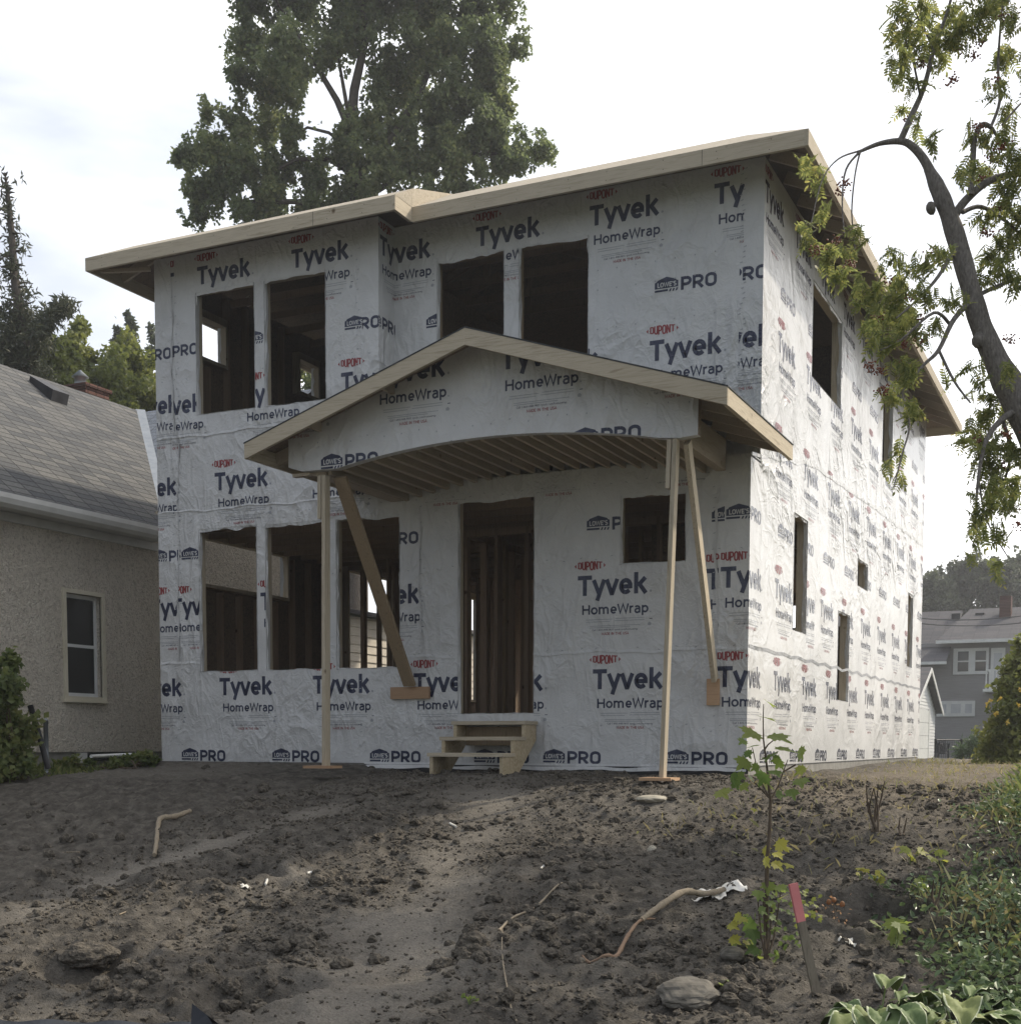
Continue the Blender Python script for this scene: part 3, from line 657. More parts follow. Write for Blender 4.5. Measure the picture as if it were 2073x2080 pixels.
# rough openings: lumber lining and folded-in wrap
def opening(h, axis_, pos, sgn, mats, wrapside=(1, 1, 1, 1)):
    a, b, c, d = h; t = .038; e = .003; dep = .11
    mb = MB()
    def bx(a0, a1, c0, c1, mi=0):
        d0, d1 = pos+sgn*.0135, pos+sgn*(.0135+dep); d0, d1 = min(d0, d1), max(d0, d1)
        if axis_ == 'y': mb.box(a0, a1, d0, d1, c0, c1, mi)
        else: mb.box(d0, d1, a0, a1, c0, c1, mi)
    bx(a-t, a+e, c-t, d+.09); bx(b-e, b+t, c-t, d+.09); bx(a+e, b-e, d-e, d+.09); bx(a+e, b-e, c-t, c+e)
    o = mb.build('opening_frame', mats, HC)
    # folded wrap flaps
    mb = MB(); rr = random.Random(int(a*100+c*10))
    def flap(p, q, inward, wd):
        n = 7; up = []; lo = []
        for i in range(n+1):
            f = i/n; base = (p[0]+(q[0]-p[0])*f, p[1]+(q[1]-p[1])*f); w_ = wd*rr.uniform(.55, 1.1)
            up.append((base, 0)); lo.append((base, w_))
        for i in range(n):
            quad = []
            for (bs_, w_) in (up[i], up[i+1], lo[i+1], lo[i]):
                aa = bs_[0]+inward[0]*(.006+.004*rr.random()); cc = bs_[1]+inward[1]*(.006+.004*rr.random()); dd = pos+sgn*(w_-.004)
                quad.append((aa, dd, cc) if axis_ == 'y' else (dd, aa, cc))
            mb.poly(quad, 0); 
    def ragged(p, q, inward, mx):          # uneven cut edge of the sheet, lying in the wall plane
        ln = math.hypot(q[0]-p[0], q[1]-p[1]); n = max(6, int(ln/.03)); sd = rr.random()*50; prev = None
        for i in range(n+1):
            f = i/n; bp = (p[0]+(q[0]-p[0])*f, p[1]+(q[1]-p[1])*f); w_ = mx*float(max(0, 1.5*fbm(np.array(f*ln*5+sd), np.array(sd), 1, 3)-.28)); e0 = (bp[0]+inward[0]*w_, bp[1]+inward[1]*w_)
            cur = [(bp[0], pos+sgn*.004, bp[1]), (e0[0], pos+sgn*(.004+.010*rr.random()), e0[1])]
            if axis_ == 'x': cur = [(c_[1], c_[0], c_[2]) for c_ in cur]
            if prev: mb.poly([prev[0], cur[0], cur[1], prev[1]], 0)
            prev = cur
    if pos in (0, S) and axis_ == 'y' or pos == W:
        ragged((a, d), (b, d), (0, -1), .055); ragged((a, c), (a, d), (1, 0), .035); ragged((b, c), (b, d), (-1, 0), .022); ragged((a, c), (b, c), (0, 1), .02)
    if wrapside[0]: flap((a, c), (a, d), (1, 0), .075)
    if wrapside[1]: flap((b, c), (b, d), (-1, 0), .06)
    if wrapside[2]: flap((a, c), (b, c), (0, 1), .09)
    if wrapside[3]: flap((a, d), (b, d), (0, -1), .05)
    mb.build('folded_wrap', M['wrap'], o)
for h in front_holes: opening(h, 'y', 0, 1, M['pine_z'], (1, 1, h[2] < 4.5, 0))
for h in up_holes: opening(h, 'y', S, 1, M['pine_dark'], (1, 1, 1, 0))
for h in side_holes: opening(h, 'x', W, -1, M['pine_z'], (1, 1, 1, 1))
for h in left_holes: opening(h, 'x', 0, 1, M['pine_z'], (0, 1, 0, 0))
for h in back_holes: opening((W-h[1], W-h[0], h[2], h[3]), 'y', L, -1, M['pine_dark'], (0, 0, 0, 0))
# floors and ceiling framing inside
mb = MB(); mb.box(.02, W-.02, .02, L-.02, .48, .535, 0); mb.build('subfloor', M['floor'], HC)
mb = MB(); mb.box(.14, W-.14, .14+.0, S+.02, 3.03, 3.045); mb.box(.14, W-.14, S+.02, L-.14, 3.02, 3.04, 0); mb.build('upper_floor', M['osb_dark'], HC)
def joist_row(name, z0, z1, ys, x0, x1, mat):
    proto = None
    for y in ys:
        if proto is None:
            mb = MB(); mb.box(x0, x1, -.019, .019, z0, z1); proto = mb.build(name, mat, HC); proto.location = (0, y, 0)
        else:
            c = proto.copy(); COL.objects.link(c); c.location = (0, y, 0)
joist_row('floor_joist', 2.79, 3.015, np.arange(.4, 6.4, .41), .14, W-.14, M['stud'])
# studs: the wall studs on the left and the partitions behind the front door
def stud_row(pts, z0, z1, turn, mat):
    mb = MB(); wx, wy = (.038, .089) if not turn else (.089, .038)
    mb.box(-wx/2, wx/2, -wy/2, wy/2, z0, z1); p = None
    for x, y in pts:
        if p is None: p = mb.build('stud', mat, HC); p.location = (x, y, 0)
        else:
            c = p.copy(); COL.objects.link(c); c.location = (x, y, 0)
inh = lambda y, z0, z1: any(h[0]-.03 < y < h[1]+.03 and h[2] < z1 and h[3] > z0 for h in left_holes)
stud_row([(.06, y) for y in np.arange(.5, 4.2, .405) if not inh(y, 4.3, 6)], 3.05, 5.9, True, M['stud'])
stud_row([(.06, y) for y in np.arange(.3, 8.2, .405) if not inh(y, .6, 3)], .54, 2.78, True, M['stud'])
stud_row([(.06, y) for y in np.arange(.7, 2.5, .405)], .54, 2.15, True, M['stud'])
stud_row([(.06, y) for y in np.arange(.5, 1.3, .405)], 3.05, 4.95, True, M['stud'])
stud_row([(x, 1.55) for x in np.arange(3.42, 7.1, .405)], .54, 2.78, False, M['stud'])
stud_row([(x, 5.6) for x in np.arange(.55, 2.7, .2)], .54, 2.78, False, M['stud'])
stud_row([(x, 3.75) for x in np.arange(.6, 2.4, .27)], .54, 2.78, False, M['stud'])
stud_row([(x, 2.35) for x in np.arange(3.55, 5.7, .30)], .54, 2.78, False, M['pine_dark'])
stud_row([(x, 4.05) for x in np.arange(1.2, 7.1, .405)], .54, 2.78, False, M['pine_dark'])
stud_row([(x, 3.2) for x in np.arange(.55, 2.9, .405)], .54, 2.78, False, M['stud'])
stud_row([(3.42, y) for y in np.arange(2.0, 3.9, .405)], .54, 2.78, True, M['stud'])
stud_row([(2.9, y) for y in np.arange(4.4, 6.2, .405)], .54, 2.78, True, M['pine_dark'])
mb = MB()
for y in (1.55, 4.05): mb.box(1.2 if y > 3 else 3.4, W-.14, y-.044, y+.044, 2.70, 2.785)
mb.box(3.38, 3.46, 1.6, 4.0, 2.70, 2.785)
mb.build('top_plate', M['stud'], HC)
for bx_ in ((3.0, 3.02, .6, 5, 3.05, 5.74), (.15, 7.1, 6.2, 6.22, 3.05, 5.8), (2.98, 7.1, 6.3, 6.32, .54, 1.9), (5.5, 7.1, 2.3, 2.32, .54, 3.0)):
    mb = MB(); mb.box(*bx_); mb.build('interior_panel', M['osb_dark'], HC)
# hip roof
mb = MB(); H = lambda d: 5.94+(.52*d if d < .8 else .416+.36*(d-.8))
HL = lambda d: 5.94+(.53*d if d < .4 else .212+.30*(d-.4))
xl, xr_, yf, yf2, yb, xm = -.61, 7.835, -.498, -.14, 12.43, 3.6125
def q3(*pts): return [(x, y, H(d)) for x, y, d in pts]
def q4(*pts): return [(x, y, HL(d)) for x, y, d in pts]
polys = [q4((xl, yf, 0), (xm, yf, 0), (xm, yf+.4, .4), (xl+.4, yf+.4, .4)), q4((xl+.4, yf+.4, .4), (xm, yf+.4, .4), (xm, yf+xm-xl, xm-xl)),
 q4((xl, yb, 0), (xl, yf, 0), (xl+.4, yf+.4, .4), (xl+.4, yb-.4, .4)), q4((xl+.4, yb-.4, .4), (xl+.4, yf+.4, .4), (xm, yf+xm-xl, xm-xl), (xm, yb-xm+xl, xm-xl)),
 q3((xm, yf2, 0), (xr_, yf2, 0), (xr_-.8, yf2+.8, .8), (xm, yf2+.8, .8)), q3((xm, yf2+.8, .8), (xr_-.8, yf2+.8, .8), (xm, yf2+xr_-xm, xr_-xm)),
 q3((xr_, yf2, 0), (xr_, yb, 0), (xr_-.8, yb-.8, .8), (xr_-.8, yf2+.8, .8)), q3((xr_-.8, yf2+.8, .8), (xr_-.8, yb-.8, .8), (xm, yb-xr_+xm, xr_-xm), (xm, yf2+xr_-xm, xr_-xm)),
 q3((xr_, yb, 0), (xm, yb, 0), (xm, yb-.8, .8), (xr_-.8, yb-.8, .8)), q3((xr_-.8, yb-.8, .8), (xm, yb-.8, .8), (xm, yb-xr_+xm, xr_-xm)),
 q4((xm, yb, 0), (xl, yb, 0), (xl+.4, yb-.4, .4), (xm, yb-.4, .4)), q4((xm, yb-.4, .4), (xl+.4, yb-.4, .4), (xm, yb-xm+xl, xm-xl))]
mb.poly([(xm, yf, 5.94), (xm, yf2, 5.94), (xm, yf2, HL(yf2-yf)), (xm, yf, 5.945)], 0)
ysx = [-.14, -.098, .302, .66, 2, 3.7245, 4.0825, 8.2075, 9.5, 11.63, 12.03, 12.43]
dcap = xm-xl
zl_ = lambda y: HL(min(y-yf, yb-y, dcap)); zr_s = lambda y: H(min(y-yf2, yb-y, dcap))
for a, b in zip(ysx[:-1], ysx[1:]): mb.poly([(xm+.001, a, zr_s(a)-.024), (xm+.001, b, zr_s(b)-.024), (xm+.001, b, zl_(b)), (xm+.001, a, zl_(a))], 0)
for p in polys:
    mb.poly(p, 0); mb.poly([(x, y, z-.025) for x, y, z in p[::-1]], 1)
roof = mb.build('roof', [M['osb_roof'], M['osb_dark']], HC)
def fascia(a, b, side, mat):
    mb = MB(); mb.bar(a, b, .038, .150, side); rn_ = random.Random(int(a[0]*7+a[1]*13))
    a_ = Vector(a); b_ = Vector(b); dr = (b_-a_).normalized(); nrm = Vector(side); nrm = nrm if nrm.dot(Vector((3.6, 6, 0))-(a_+b_)/2) < 0 else -nrm; t = .25; ln = (b_-a_).length
    while t < ln-.1:        # nail heads, and a butt joint now and then
        for hz in (.042, -.04):
            c = a_+dr*(t+rn_.uniform(-.03, .03))+nrm*.0195+Vector((0, 0, hz+rn_.uniform(-.012, .012))); r = .0055
            mb.poly([c+dr*r, c+Vector((0, 0, r)), c-dr*r, c-Vector((0, 0, r))], 1)
        t += rn_.uniform(.38, .62)
    for t in np.arange(3.2, ln-.5, 3.66):
        c = a_+dr*t+nrm*.0193; mb.poly([c+dr*.003+Vector((0, 0, .074)), c-dr*.003+Vector((0, 0, .074)), c-dr*.002-Vector((0, 0, .074)), c+dr*.003-Vector((0, 0, .074))], 1)
    mb.build('fascia_board', [mat, M['black']], roof)
zf = 5.865
fascia((xl, yf+.019, zf), (xm-.04, yf+.019, zf), (0, 1, 0), M['pine_x']); fascia((xm-.002, yf2+.019, zf-.003), (xr_-.038, yf2+.019, zf), (0, 1, 0), M['pine_x'])
fascia((xm-.021, yf, zf+.002), (xm-.021, yf2-.0, zf), (1, 0, 0), M['pine_y']); fascia((xr_-.019, yf2, zf), (xr_-.019, yb, zf), (1, 0, 0), M['pine_y'])
fascia((xl+.019, yf+.038, zf), (xl+.019, yb, zf), (1, 0, 0), M['pine_y']); fascia((xl+.038, yb-.019, zf), (xr_-.038, yb-.019, zf), (0, 1, 0), M['pine_x'])
def copies(first, locs):
    for i, l in enumerate(locs):
        if i == 0: first.location = l
        else:
            c = first.copy(); COL.objects.link(c); c.location = l
mb = MB(); mb.bar((W+.002, 0, 6.10), (xr_-.042, 0, 5.885), .038, .12, (0, 1, 0)); r_ = mb.build('rafter', M['joist_y'], roof); copies(r_, [(0, y, 0) for y in np.arange(.6, 12.2, .61)])
mb = MB(); mb.bar((xl+.042, 0, 5.885), (-.002, 0, 6.10), .038, .12, (0, 1, 0)); r_ = mb.build('rafter', M['joist_y'], roof); copies(r_, [(0, y, 0) for y in (.1, .71, 1.32, 1.93)])
mb = MB(); mb.bar((0, yf+.042, 5.885), (0, -.002, 6.06), .038, .12, (1, 0, 0)); r_ = mb.build('rafter', M['joist_y'], roof); copies(r_, [(x, 0, 0) for x in np.arange(.3, 3.4, .61)])
mb = MB(); mb.bar((-.55, -.30, 5.84), (-.005, -.06, 5.86), .038, .05, (0, 0, 1)); mb.build('lookout', M['joist_y'], roof)
# truss webs seen through the upper windows
mb = MB(); mb.bar((XB, 0, 6.0), (3.61, 0, 7.3), .03, .09, (0, 1, 0)) if False else None
for y in (1.1, 1.7, 2.3, 2.9):
    for a, b in (((.3, 5.75), (7.0, 5.75)), ((2.0, 5.78), (3.2, 6.25)), ((4.2, 6.25), (5.4, 5.78)), ((3.6, 6.28), (3.6, 5.78))):
        mb.bar((a[0], y, a[1]), (b[0], y, b[1]), .038, .085, (0, 1, 0))
mb.build('truss', M['stud'], HC)

# porch roof
GY, FY = -1.65, -2.0
AX, AZ, EXL, EXR, EZ = 5.195, 3.955, 2.76, 7.625, 3.16
slope = (AZ-EZ)/(AX-EXL)
roofz = lambda x: AZ-slope*abs(x-AX)
porch = MB()
for x0, x1, yb_ in ((EXL-.006, XB, -.003), (XB, AX, S-.004), (AX, EXR+.006, S-.004)):
    z0, z1 = roofz(x0)+.002, roofz(x1)+.002
    porch.hexa([(x0, FY-.004, z0), (x1, FY-.004, z1), (x1, yb_, z1), (x0, yb_, z0), (x0, FY-.004, z0+.011), (x1, FY-.004, z1+.011), (x1, yb_, z1+.011), (x0, yb_, z0+.011)], 0)
porch = porch.build('porch_roof', [M['underlay']], HC)
def pb(name, mat, fn):
    mb = MB(); fn(mb); return mb.build(name, mat, porch)
RH = .148
def rake(sx):
    def f(mb):
        xe = EXL if sx < 0 else EXR
        pts = [(AX, roofz(AX)-RH), (xe, roofz(xe)-RH), (xe, roofz(xe)), (AX, roofz(AX))]
        if sx > 0: pts = [pts[1], pts[0], pts[3], pts[2]]; 
        a = [(x, FY, z) for x, z in pts]; b = [(x, FY+.038, z) for x, z in pts]
        # pts run right to left for the left rake and right to left for the right one
        mb.hexa([a[0], a[1], b[1], b[0], a[3], a[2], b[2], b[3]], 0)
    return f
pb('rake_board', M['pine_x'], rake(-1)); pb('rake_board', M['pine_x'], rake(1))
pb('fascia_board', M['pine_y'], lambda m_: m_.box(EXR-.038, EXR, FY+.0385, S-.006, roofz(EXR)-RH+.004, roofz(EXR)-.003))
pb('fascia_board', M['pine_y'], lambda m_: m_.box(EXL, EXL+.038, FY+.0385, -.004, roofz(EXL)-RH+.004, roofz(EXL)-.003))
arch_z = lambda x: 2.875+.175*max(0., 1-((x-5.2)/1.72)**2)
# gable wall with arched bottom
gm = MB(); GX0, GX1 = 3.04, 7.27
xs = [GX0, 3.2, 3.48]+list(np.linspace(3.6, 6.8, 25))+[6.92, 7.1, GX1]
gbot = lambda x: (arch_z(x)+.012) if 3.48 <= x <= 6.92 else (2.93 if x < 4 else 2.875)
gb = {x: gbot(x) for x in xs}; gb[3.48] = 2.915; gb[3.2] = 2.92; gb[GX0] = 2.97; gb[7.1] = 2.87; gb[GX1] = 2.88
gtop = lambda x: roofz(x)-.004 if x < 7.0 else roofz(x)-.004
for a, b in zip(xs[:-1], xs[1:]):
    q = [(a, GY, gb[a]), (b, GY, gb[b]), (b, GY, gtop(b)), (a, GY, gtop(a))]
    gm.poly(q, 0); gm.poly([(x, GY+.09, z) for x, _, z in q[::-1]], 5)
    gm.poly([(a, GY, gb[a]), (a, GY+.09, gb[a]), (b, GY+.09, gb[b]), (b, GY, gb[b])], 0)
gm.poly([(GX1, GY, gb[GX1]), (GX1, GY+.09, gb[GX1]), (GX1, GY+.09, gtop(GX1)), (GX1, GY, gtop(GX1))], 5); gm.poly([(GX0, GY+.09, gb[GX0]), (GX0, GY, gb[GX0]), (GX0, GY, gtop(GX0)), (GX0, GY+.09, gtop(GX0))], 0)
ghole = [(3.48, 0)]+[(6.92, 0)]+[(x, gbot(x)) for x in np.linspace(6.8, 3.6, 25)]
ghole = [(3.45, 2.0), (6.95, 2.0)]+[(x, gbot(x)+.002) for x in np.linspace(6.85, 3.55, 27)]
t3g = lambda a, b, o: (a, GY-o, b)
below = [[(0, 0), (GX1+1, 0), (GX1+1, 2.90), (0, 2.915)]]
it = [('b', 2.72+1.326, 3.665+0, GX0, BIG), ('b', 5.38-.0, 3.645, GX0, BIG), ('b', 6.70, 3.63, GX0, BIG), ('b', 2.72, 3.66, GX0, BIG), ('s', 3.425, 2.90, GX0, BIG), ('s', 6.10, 2.885, GX0, BIG), ('s', 4.75, 2.9, GX0, BIG)]
put_prints(gm, it, (GX0, GX1, 2.8, 5), [ghole]+below+[[(GX0-1, roofz(GX0-1)), (AX, AZ), (AX, 6), (GX0-1, 6)][::1], [(AX, AZ), (GX1+1, roofz(GX1+1)), (GX1+1, 6), (AX, 6)]], t3g)
for x in np.arange(3.2, 7.2, .19):
    z = 3.18+.02*math.sin(x*13); gm.poly([t3g(x-.006, z-.008, .0035), t3g(x+.006, z-.006, .0035), t3g(x+.005, z+.007, .0035), t3g(x-.005, z+.006, .0035)], 3)
gable = gm.build('gable_wall', wm, porch)
# arched ceiling joists running back to the wall
for x in np.arange(3.47, 6.95, .168):
    z = arch_z(x); za = arch_z(x-.019); zb = arch_z(x+.019)
    def jf(m_):
        m_.hexa([(x-.019, GY+.092, za+.004), (x+.019, GY+.092, zb+.004), (x+.019, -.004, zb+.004), (x-.019, -.004, za+.004), (x-.019, GY+.092, z+.14), (x+.019, GY+.092, z+.14), (x+.019, -.004, z+.14), (x-.019, -.004, z+.14)], 0)
    pb('ceiling_joist', M['joist_y'], jf)
pb('porch_ceiling', M['osb_dark'], lambda m_: [m_.hexa([(a, GY+.095, arch_z(a)+.142), (b, GY+.095, arch_z(b)+.142), (b, -.004, arch_z(b)+.142), (a, -.004, arch_z(a)+.142), (a, GY+.095, arch_z(a)+.155), (b, GY+.095, arch_z(b)+.155), (b, -.004, arch_z(b)+.155), (a, -.004, arch_z(a)+.155)]) for a, b in zip(np.linspace(3.42, 6.96, 19)[:-1], np.linspace(3.42, 6.96, 19)[1:])])
pb('beam', M['joist_y'], lambda m_: m_.box(6.955, 7.05, GY+.092, -.005, 2.90, 3.20)); pb('beam', M['joist_y'], lambda m_: m_.box(3.26, 3.42, GY+.092, -.005, 2.885, 3.20))
pb('beam', M['joist_y'], lambda m_: m_.box(3.05, 3.26, GY+.05, GY+.12, 2.885, 2.915))
for y in (-1.45, -.95, -.45, .05): pb('rafter', M['joist_y'], lambda m_: m_.bar((7.051, y, roofz(7.051)-.075), (EXR-.04, y, roofz(EXR-.04)-.075), .038, .13, (0, 1, 0)))
for y in (-1.5, -1.0, -.5): pb('rafter', M['joist_y'], lambda m_: m_.bar((EXL+.04, y, roofz(EXL+.04)-.075), (3.255, y, roofz(3.255)-.075), .038, .13, (0, 1, 0)))
for x in (3.42, 4.25, 5.20, 6.2, 7.0): pb('lookout', M['joist_y'], lambda m_: m_.bar((x, FY+.04, roofz(x)-.05), (x, GY-.002, roofz(x)-.05), .038, .085, (1, 0, 0)))
pb('sheathing', M['osb_dark'], lambda m_: [m_.hexa([(a, FY+.04, roofz(a)-.012), (b, FY+.04, roofz(b)-.012), (b, -.006, roofz(b)-.012), (a, -.006, roofz(a)-.012), (a, FY+.04, roofz(a)+.001), (b, FY+.04, roofz(b)+.001), (b, -.006, roofz(b)+.001), (a, -.006, roofz(a)+.001)]) for a, b in ((EXL+.04, AX), (AX, EXR-.04))])
fix_parent(house)

# props under the porch
def prop(label, foot, top, pad, ztop):
    e = empty('temporary_post', foot, label, 'post', 'temporary posts under the porch')
    f = Vector(foot); t = Vector(top)
    mb = MB(); mb.bar(f+Vector((0, 0, .026)), t, .040, .092, (1, 0, 0)); mb.build('upright', M['pine_z'], e)
    mb = MB(); mb.box(f.x-pad, f.x+pad*.75, f.y-.16, f.y+.10, f.z, f.z+.026); mb.build('foot_pad', M['plank'], e)
    d = (t-f).normalized()
    mb = MB(); mb.bar(t-d*.42+Vector((-.047, 0, 0)), t-d*.002+Vector((-.047, 0, 0)), .038, .10, (1, 0, 0)); mb.build('scab_block', M['pine_z'], e)
    fix_parent(e)
prop('pale lumber post on a plywood pad under the porch gable, nearer the side wall', (6.97, GY+.05, -.105), (7.06, GY+.045, 2.868), .17, 2.87)
prop('lumber post on a thin board in front of the triple window', (3.425, GY+.05, -.03), (3.45, GY+.045, 2.862), .17, 2.87)
def brace(label, top, bot, cl, mat):
    e = empty('diagonal_brace', bot, label, 'brace', 'diagonal braces under the porch')
    mb = MB(); mb.bar(bot, top, .14 if cl[1]-cl[0] > .3 else .045, .042 if cl[1]-cl[0] > .3 else .11, (1, 0, 0)); mb.build('board', mat, e)
    mb = MB(); mb.box(cl[0], cl[1], -.042, -.004, cl[2], cl[3]); mb.build('cleat', M['plank'], e); fix_parent(e)
brace('steep pale brace from the porch corner down to an upright cleat block on the wall', (7.13, GY+.15, 2.86), (6.985, -.06, .86), (6.897, 7.022, .607, .868), M['pine_z'])
brace('wide board brace slanting past the triple window to a horizontal cleat block', (3.55, GY+.15, 2.86), (3.525, -.065, .86), (3.265, 3.75, .714, .845), M['pine_dark'])
# wooden steps at the door opening
st_ = empty('wooden_steps', (4.62, -.5, -.09), 'rough three tread wooden steps below the door opening', 'steps')
for (y0, y1, z) in ((-.33, -.015, .458), (-.60, -.31, .292), (-.87, -.58, .125)):
    mb = MB(); mb.box(4.18, 5.05, y0, y1, z-.038, z); mb.build('tread', M['pine_x'], st_)
for x in (4.20, 5.0):
    prof = [(-.85, -.13), (-.52, -.13), (-.03, .26), (-.03, .418), (-.315, .418), (-.315, .252), (-.585, .252), (-.585, .085), (-.85, .085)]
    mb = MB(); n = len(prof)
    mb.poly([(x, y, z) for y, z in prof[::-1]], 0); mb.poly([(x+.038, y, z) for y, z in prof], 0)
    for i in range(n):
        a, b = prof[i], prof[(i+1) % n]; mb.poly([(x, a[0], a[1]), (x+.038, a[0], a[1]), (x+.038, b[0], b[1]), (x, b[0], b[1])][::-1], 0)
    mb.build('stringer', M['osb_pale'], st_)
mb = MB(); mb.box(4.24, 4.999, -.10, -.06, .20, .40); mb.build('riser_board', M['pine_dark'], st_)
fix_parent(st_)

# ------------------------------------------------------------------ leaves
def leaf_mat(name, stops, trans=.45, rough=.5):
    mt = bpy.data.materials.new(name); mt.use_nodes = True; nt = mt.node_tree; bs = nt.nodes['Principled BSDF']; out = nt.nodes['Material Output']
    a = attr_node(nt, 'rnd'); k = len(stops); r = ramp(nt, a, [(i/max(1, k-1), c) for i, c in enumerate(stops)])
    nt.links.new(r.outputs[0], bs.inputs['Base Color']); bs.inputs['Roughness'].default_value = rough; bs.inputs['Specular IOR Level'].default_value = .35
    tr = nt.nodes.new('ShaderNodeBsdfTranslucent'); hs = nt.nodes.new('ShaderNodeHueSaturation'); hs.inputs['Value'].default_value = 1.7; hs.inputs['Hue'].default_value = .49
    nt.links.new(r.outputs[0], hs.inputs['Color']); nt.links.new(hs.outputs[0], tr.inputs['Color'])
    ms = nt.nodes.new('ShaderNodeMixShader'); ms.inputs[0].default_value = trans; nt.links.new(bs.outputs[0], ms.inputs[1]); nt.links.new(tr.outputs[0], ms.inputs[2])
    nt.links.new(ms.outputs[0], out.inputs['Surface']); return mt
M['leaf_big'] = leaf_mat('ash_leaf', [(.06, .085, .038), (.10, .135, .058), (.155, .19, .08), (.24, .26, .11)], .5)
M['leaf_maple'] = leaf_mat('bright_leaf', [(.08, .105, .03), (.13, .155, .04), (.2, .215, .06)], .45)
M['leaf_dark'] = leaf_mat('dark_leaf', [(.035, .05, .028), (.065, .08, .042), (.10, .115, .06)], .35)
M['needle'] = leaf_mat('spruce_needle', [(.035, .045, .028), (.06, .07, .04), (.085, .09, .05)], .2)
M['leaf_rowan'] = leaf_mat('rowan_leaf', [(.09, .115, .04), (.16, .19, .06), (.24, .255, .08), (.32, .30, .09)], .58)
M['leaf_sap'] = leaf_mat('young_maple_leaf', [(.07, .12, .03), (.12, .18, .04), (.2, .24, .05), (.36, .34, .05)], .55)
M['leaf_vinca'] = leaf_mat('ground_cover_leaf', [(.045, .075, .035), (.08, .125, .055), (.12, .175, .08), (.16, .20, .09)], .25, .35)
M['leaf_weed'] = leaf_mat('weed_leaf', [(.055, .08, .026), (.095, .13, .04), (.15, .18, .06), (.21, .21, .075)], .45)
M['dry_grass'] = leaf_mat('dry_grass_blade', [(.2, .18, .08), (.28, .25, .12), (.13, .16, .05)], .4)
M['bark'] = simple('bark', [(.055, .045, .036), (.10, .085, .07)], 14, .9, .8, .02, mapping=(3, 3, .8))
M['bark_grey'] = simple('grey_bark', [(.13, .115, .105), (.27, .245, .22)], 26, .9, 1.0, .02, mapping=(3, 3, 1))
M['twig'] = simple('twig', [(.07, .05, .035), (.12, .09, .06)], 20, .8)

def frames(n, up=.5, rng=RNG, nrm=None):
    N = rng.normal(size=(n, 3)); N /= np.linalg.norm(N, axis=1)[:, None]; N[:, 2] = np.abs(N[:, 2])*(.5+up)+up*.3
    if nrm is not None: N = N+nrm
    N /= np.linalg.norm(N, axis=1)[:, None]
    A = rng.normal(size=(n, 3)); A -= (A*N).sum(1)[:, None]*N; A /= np.linalg.norm(A, axis=1)[:, None]
    return np.cross(A, N), A, N          # x across, y along, z normal
T4V = np.array([(0, 0, 0), (-.30, .45, .08), (0, 1, -.05), (.30, .45, .08)]); T4F = np.array([(0, 2, 1), (0, 3, 2)])
def scatter(name, P, size, mat, parent=None, up=.5, tv=T4V, tf=T4F, rng=RNG, wide=1.0, rnd=None, frm=None):
    n = len(P); Xa, Ya, Za = frm if frm is not None else frames(n, up, rng)
    s = (np.ones(n)*size)[:, None, None]
    V = P[:, None, :] + s*(tv[None, :, 0:1]*wide*Xa[:, None]+tv[None, :, 1:2]*Ya[:, None]+tv[None, :, 2:3]*Za[:, None])
    F = tf[None]+(np.arange(n)*len(tv))[:, None, None]
    rv = rng.random(n) if rnd is None else rnd
    return mesh_np(name, V.reshape(-1, 3), F.reshape(-1, tf.shape[1]), mat, parent, attr={'rnd': np.repeat(rv, len(tv))})
def clump_points(clumps, depth, dens, rng, gap=.0, gs=1.0):
    """clumps: (u, v, r[, squash]) in measured pixels round a tree standing at distance depth"""
    k = ppx(depth); out = []; tone = []
    for c in clumps:
        u, v, r = c[:3]; sq = c[3] if len(c) > 3 else 1.0
        n = int(dens*r*r*(sq if sq < 1 else 1)); d = rng.normal(size=(n, 3)); d /= np.linalg.norm(d, axis=1)[:, None]
        rad = rng.random(n)**.42*(1+.28*np.sin(d[:, 0]*5+u)+.22*np.sin(d[:, 2]*7+v))
        L_ = d*rad[:, None]*r*k
        dd = depth+rng.normal()*r*k*.8
        p = at(u, v, dd)[None]+L_[:, 0:1]*RGT+L_[:, 1:2]*FWD*.9+L_[:, 2:3]*np.array([0, 0, 1.])*sq
        gq = vn(p[:, 0]*gs+p[:, 1]*.6*gs, p[:, 2]*gs, 3)+.6*vn(p[:, 0]*2.7*gs, p[:, 2]*2.7*gs+p[:, 1]*gs, 7); kp = (gq/1.6 > gap+.06*(rng.random(n)-.5)); p = p[kp]; n = len(p)
        out.append(p); tone.append(np.clip(rng.random(n)*.6+rng.random()*.4, 0, 1))
    return np.concatenate(out), np.concatenate(tone)
def limb(mb, pts, depth, widths):
    P3 = [at(u, v, depth+(dz if len(q) else 0)) for (u, v, *q) in pts for dz in [q[0] if q else 0]]
    k = ppx(depth); mb.tube(P3, [max(.002, w*k/2) for w in widths], 8)
def tree(name, label, cat, depth, base_uv, limbs, clumps, dens, leaf, mat, bark, seed, group=None, up=.3, wide=1.0, gap=.36, gs=2.2):
    rng = np.random.default_rng(seed)
    b = at(base_uv[0], base_uv[1], depth); b[2] = base_z(b[0], b[1])
    e = empty(name, b, label, cat, group)
    mb = MB(); first = True
    for pts, w in limbs:
        if first:
            k = ppx(depth); P3 = [b-np.array([0, 0, .2])]+[at(u, v, depth) for u, v in pts]; mb.tube(P3, [w[0]*k*.65]+[x*k/2 for x in w], 8); first = False
        else: limb(mb, pts, depth, w)
    mb.build('trunk', bark, e)
    P, t = clump_points(clumps, depth, dens, rng, gap, gs)
    scatter('crown', P, leaf*rng.uniform(.7, 1.25, len(P)), mat, e, up=up, rng=rng, rnd=t, wide=wide)
    fix_parent(e); return e
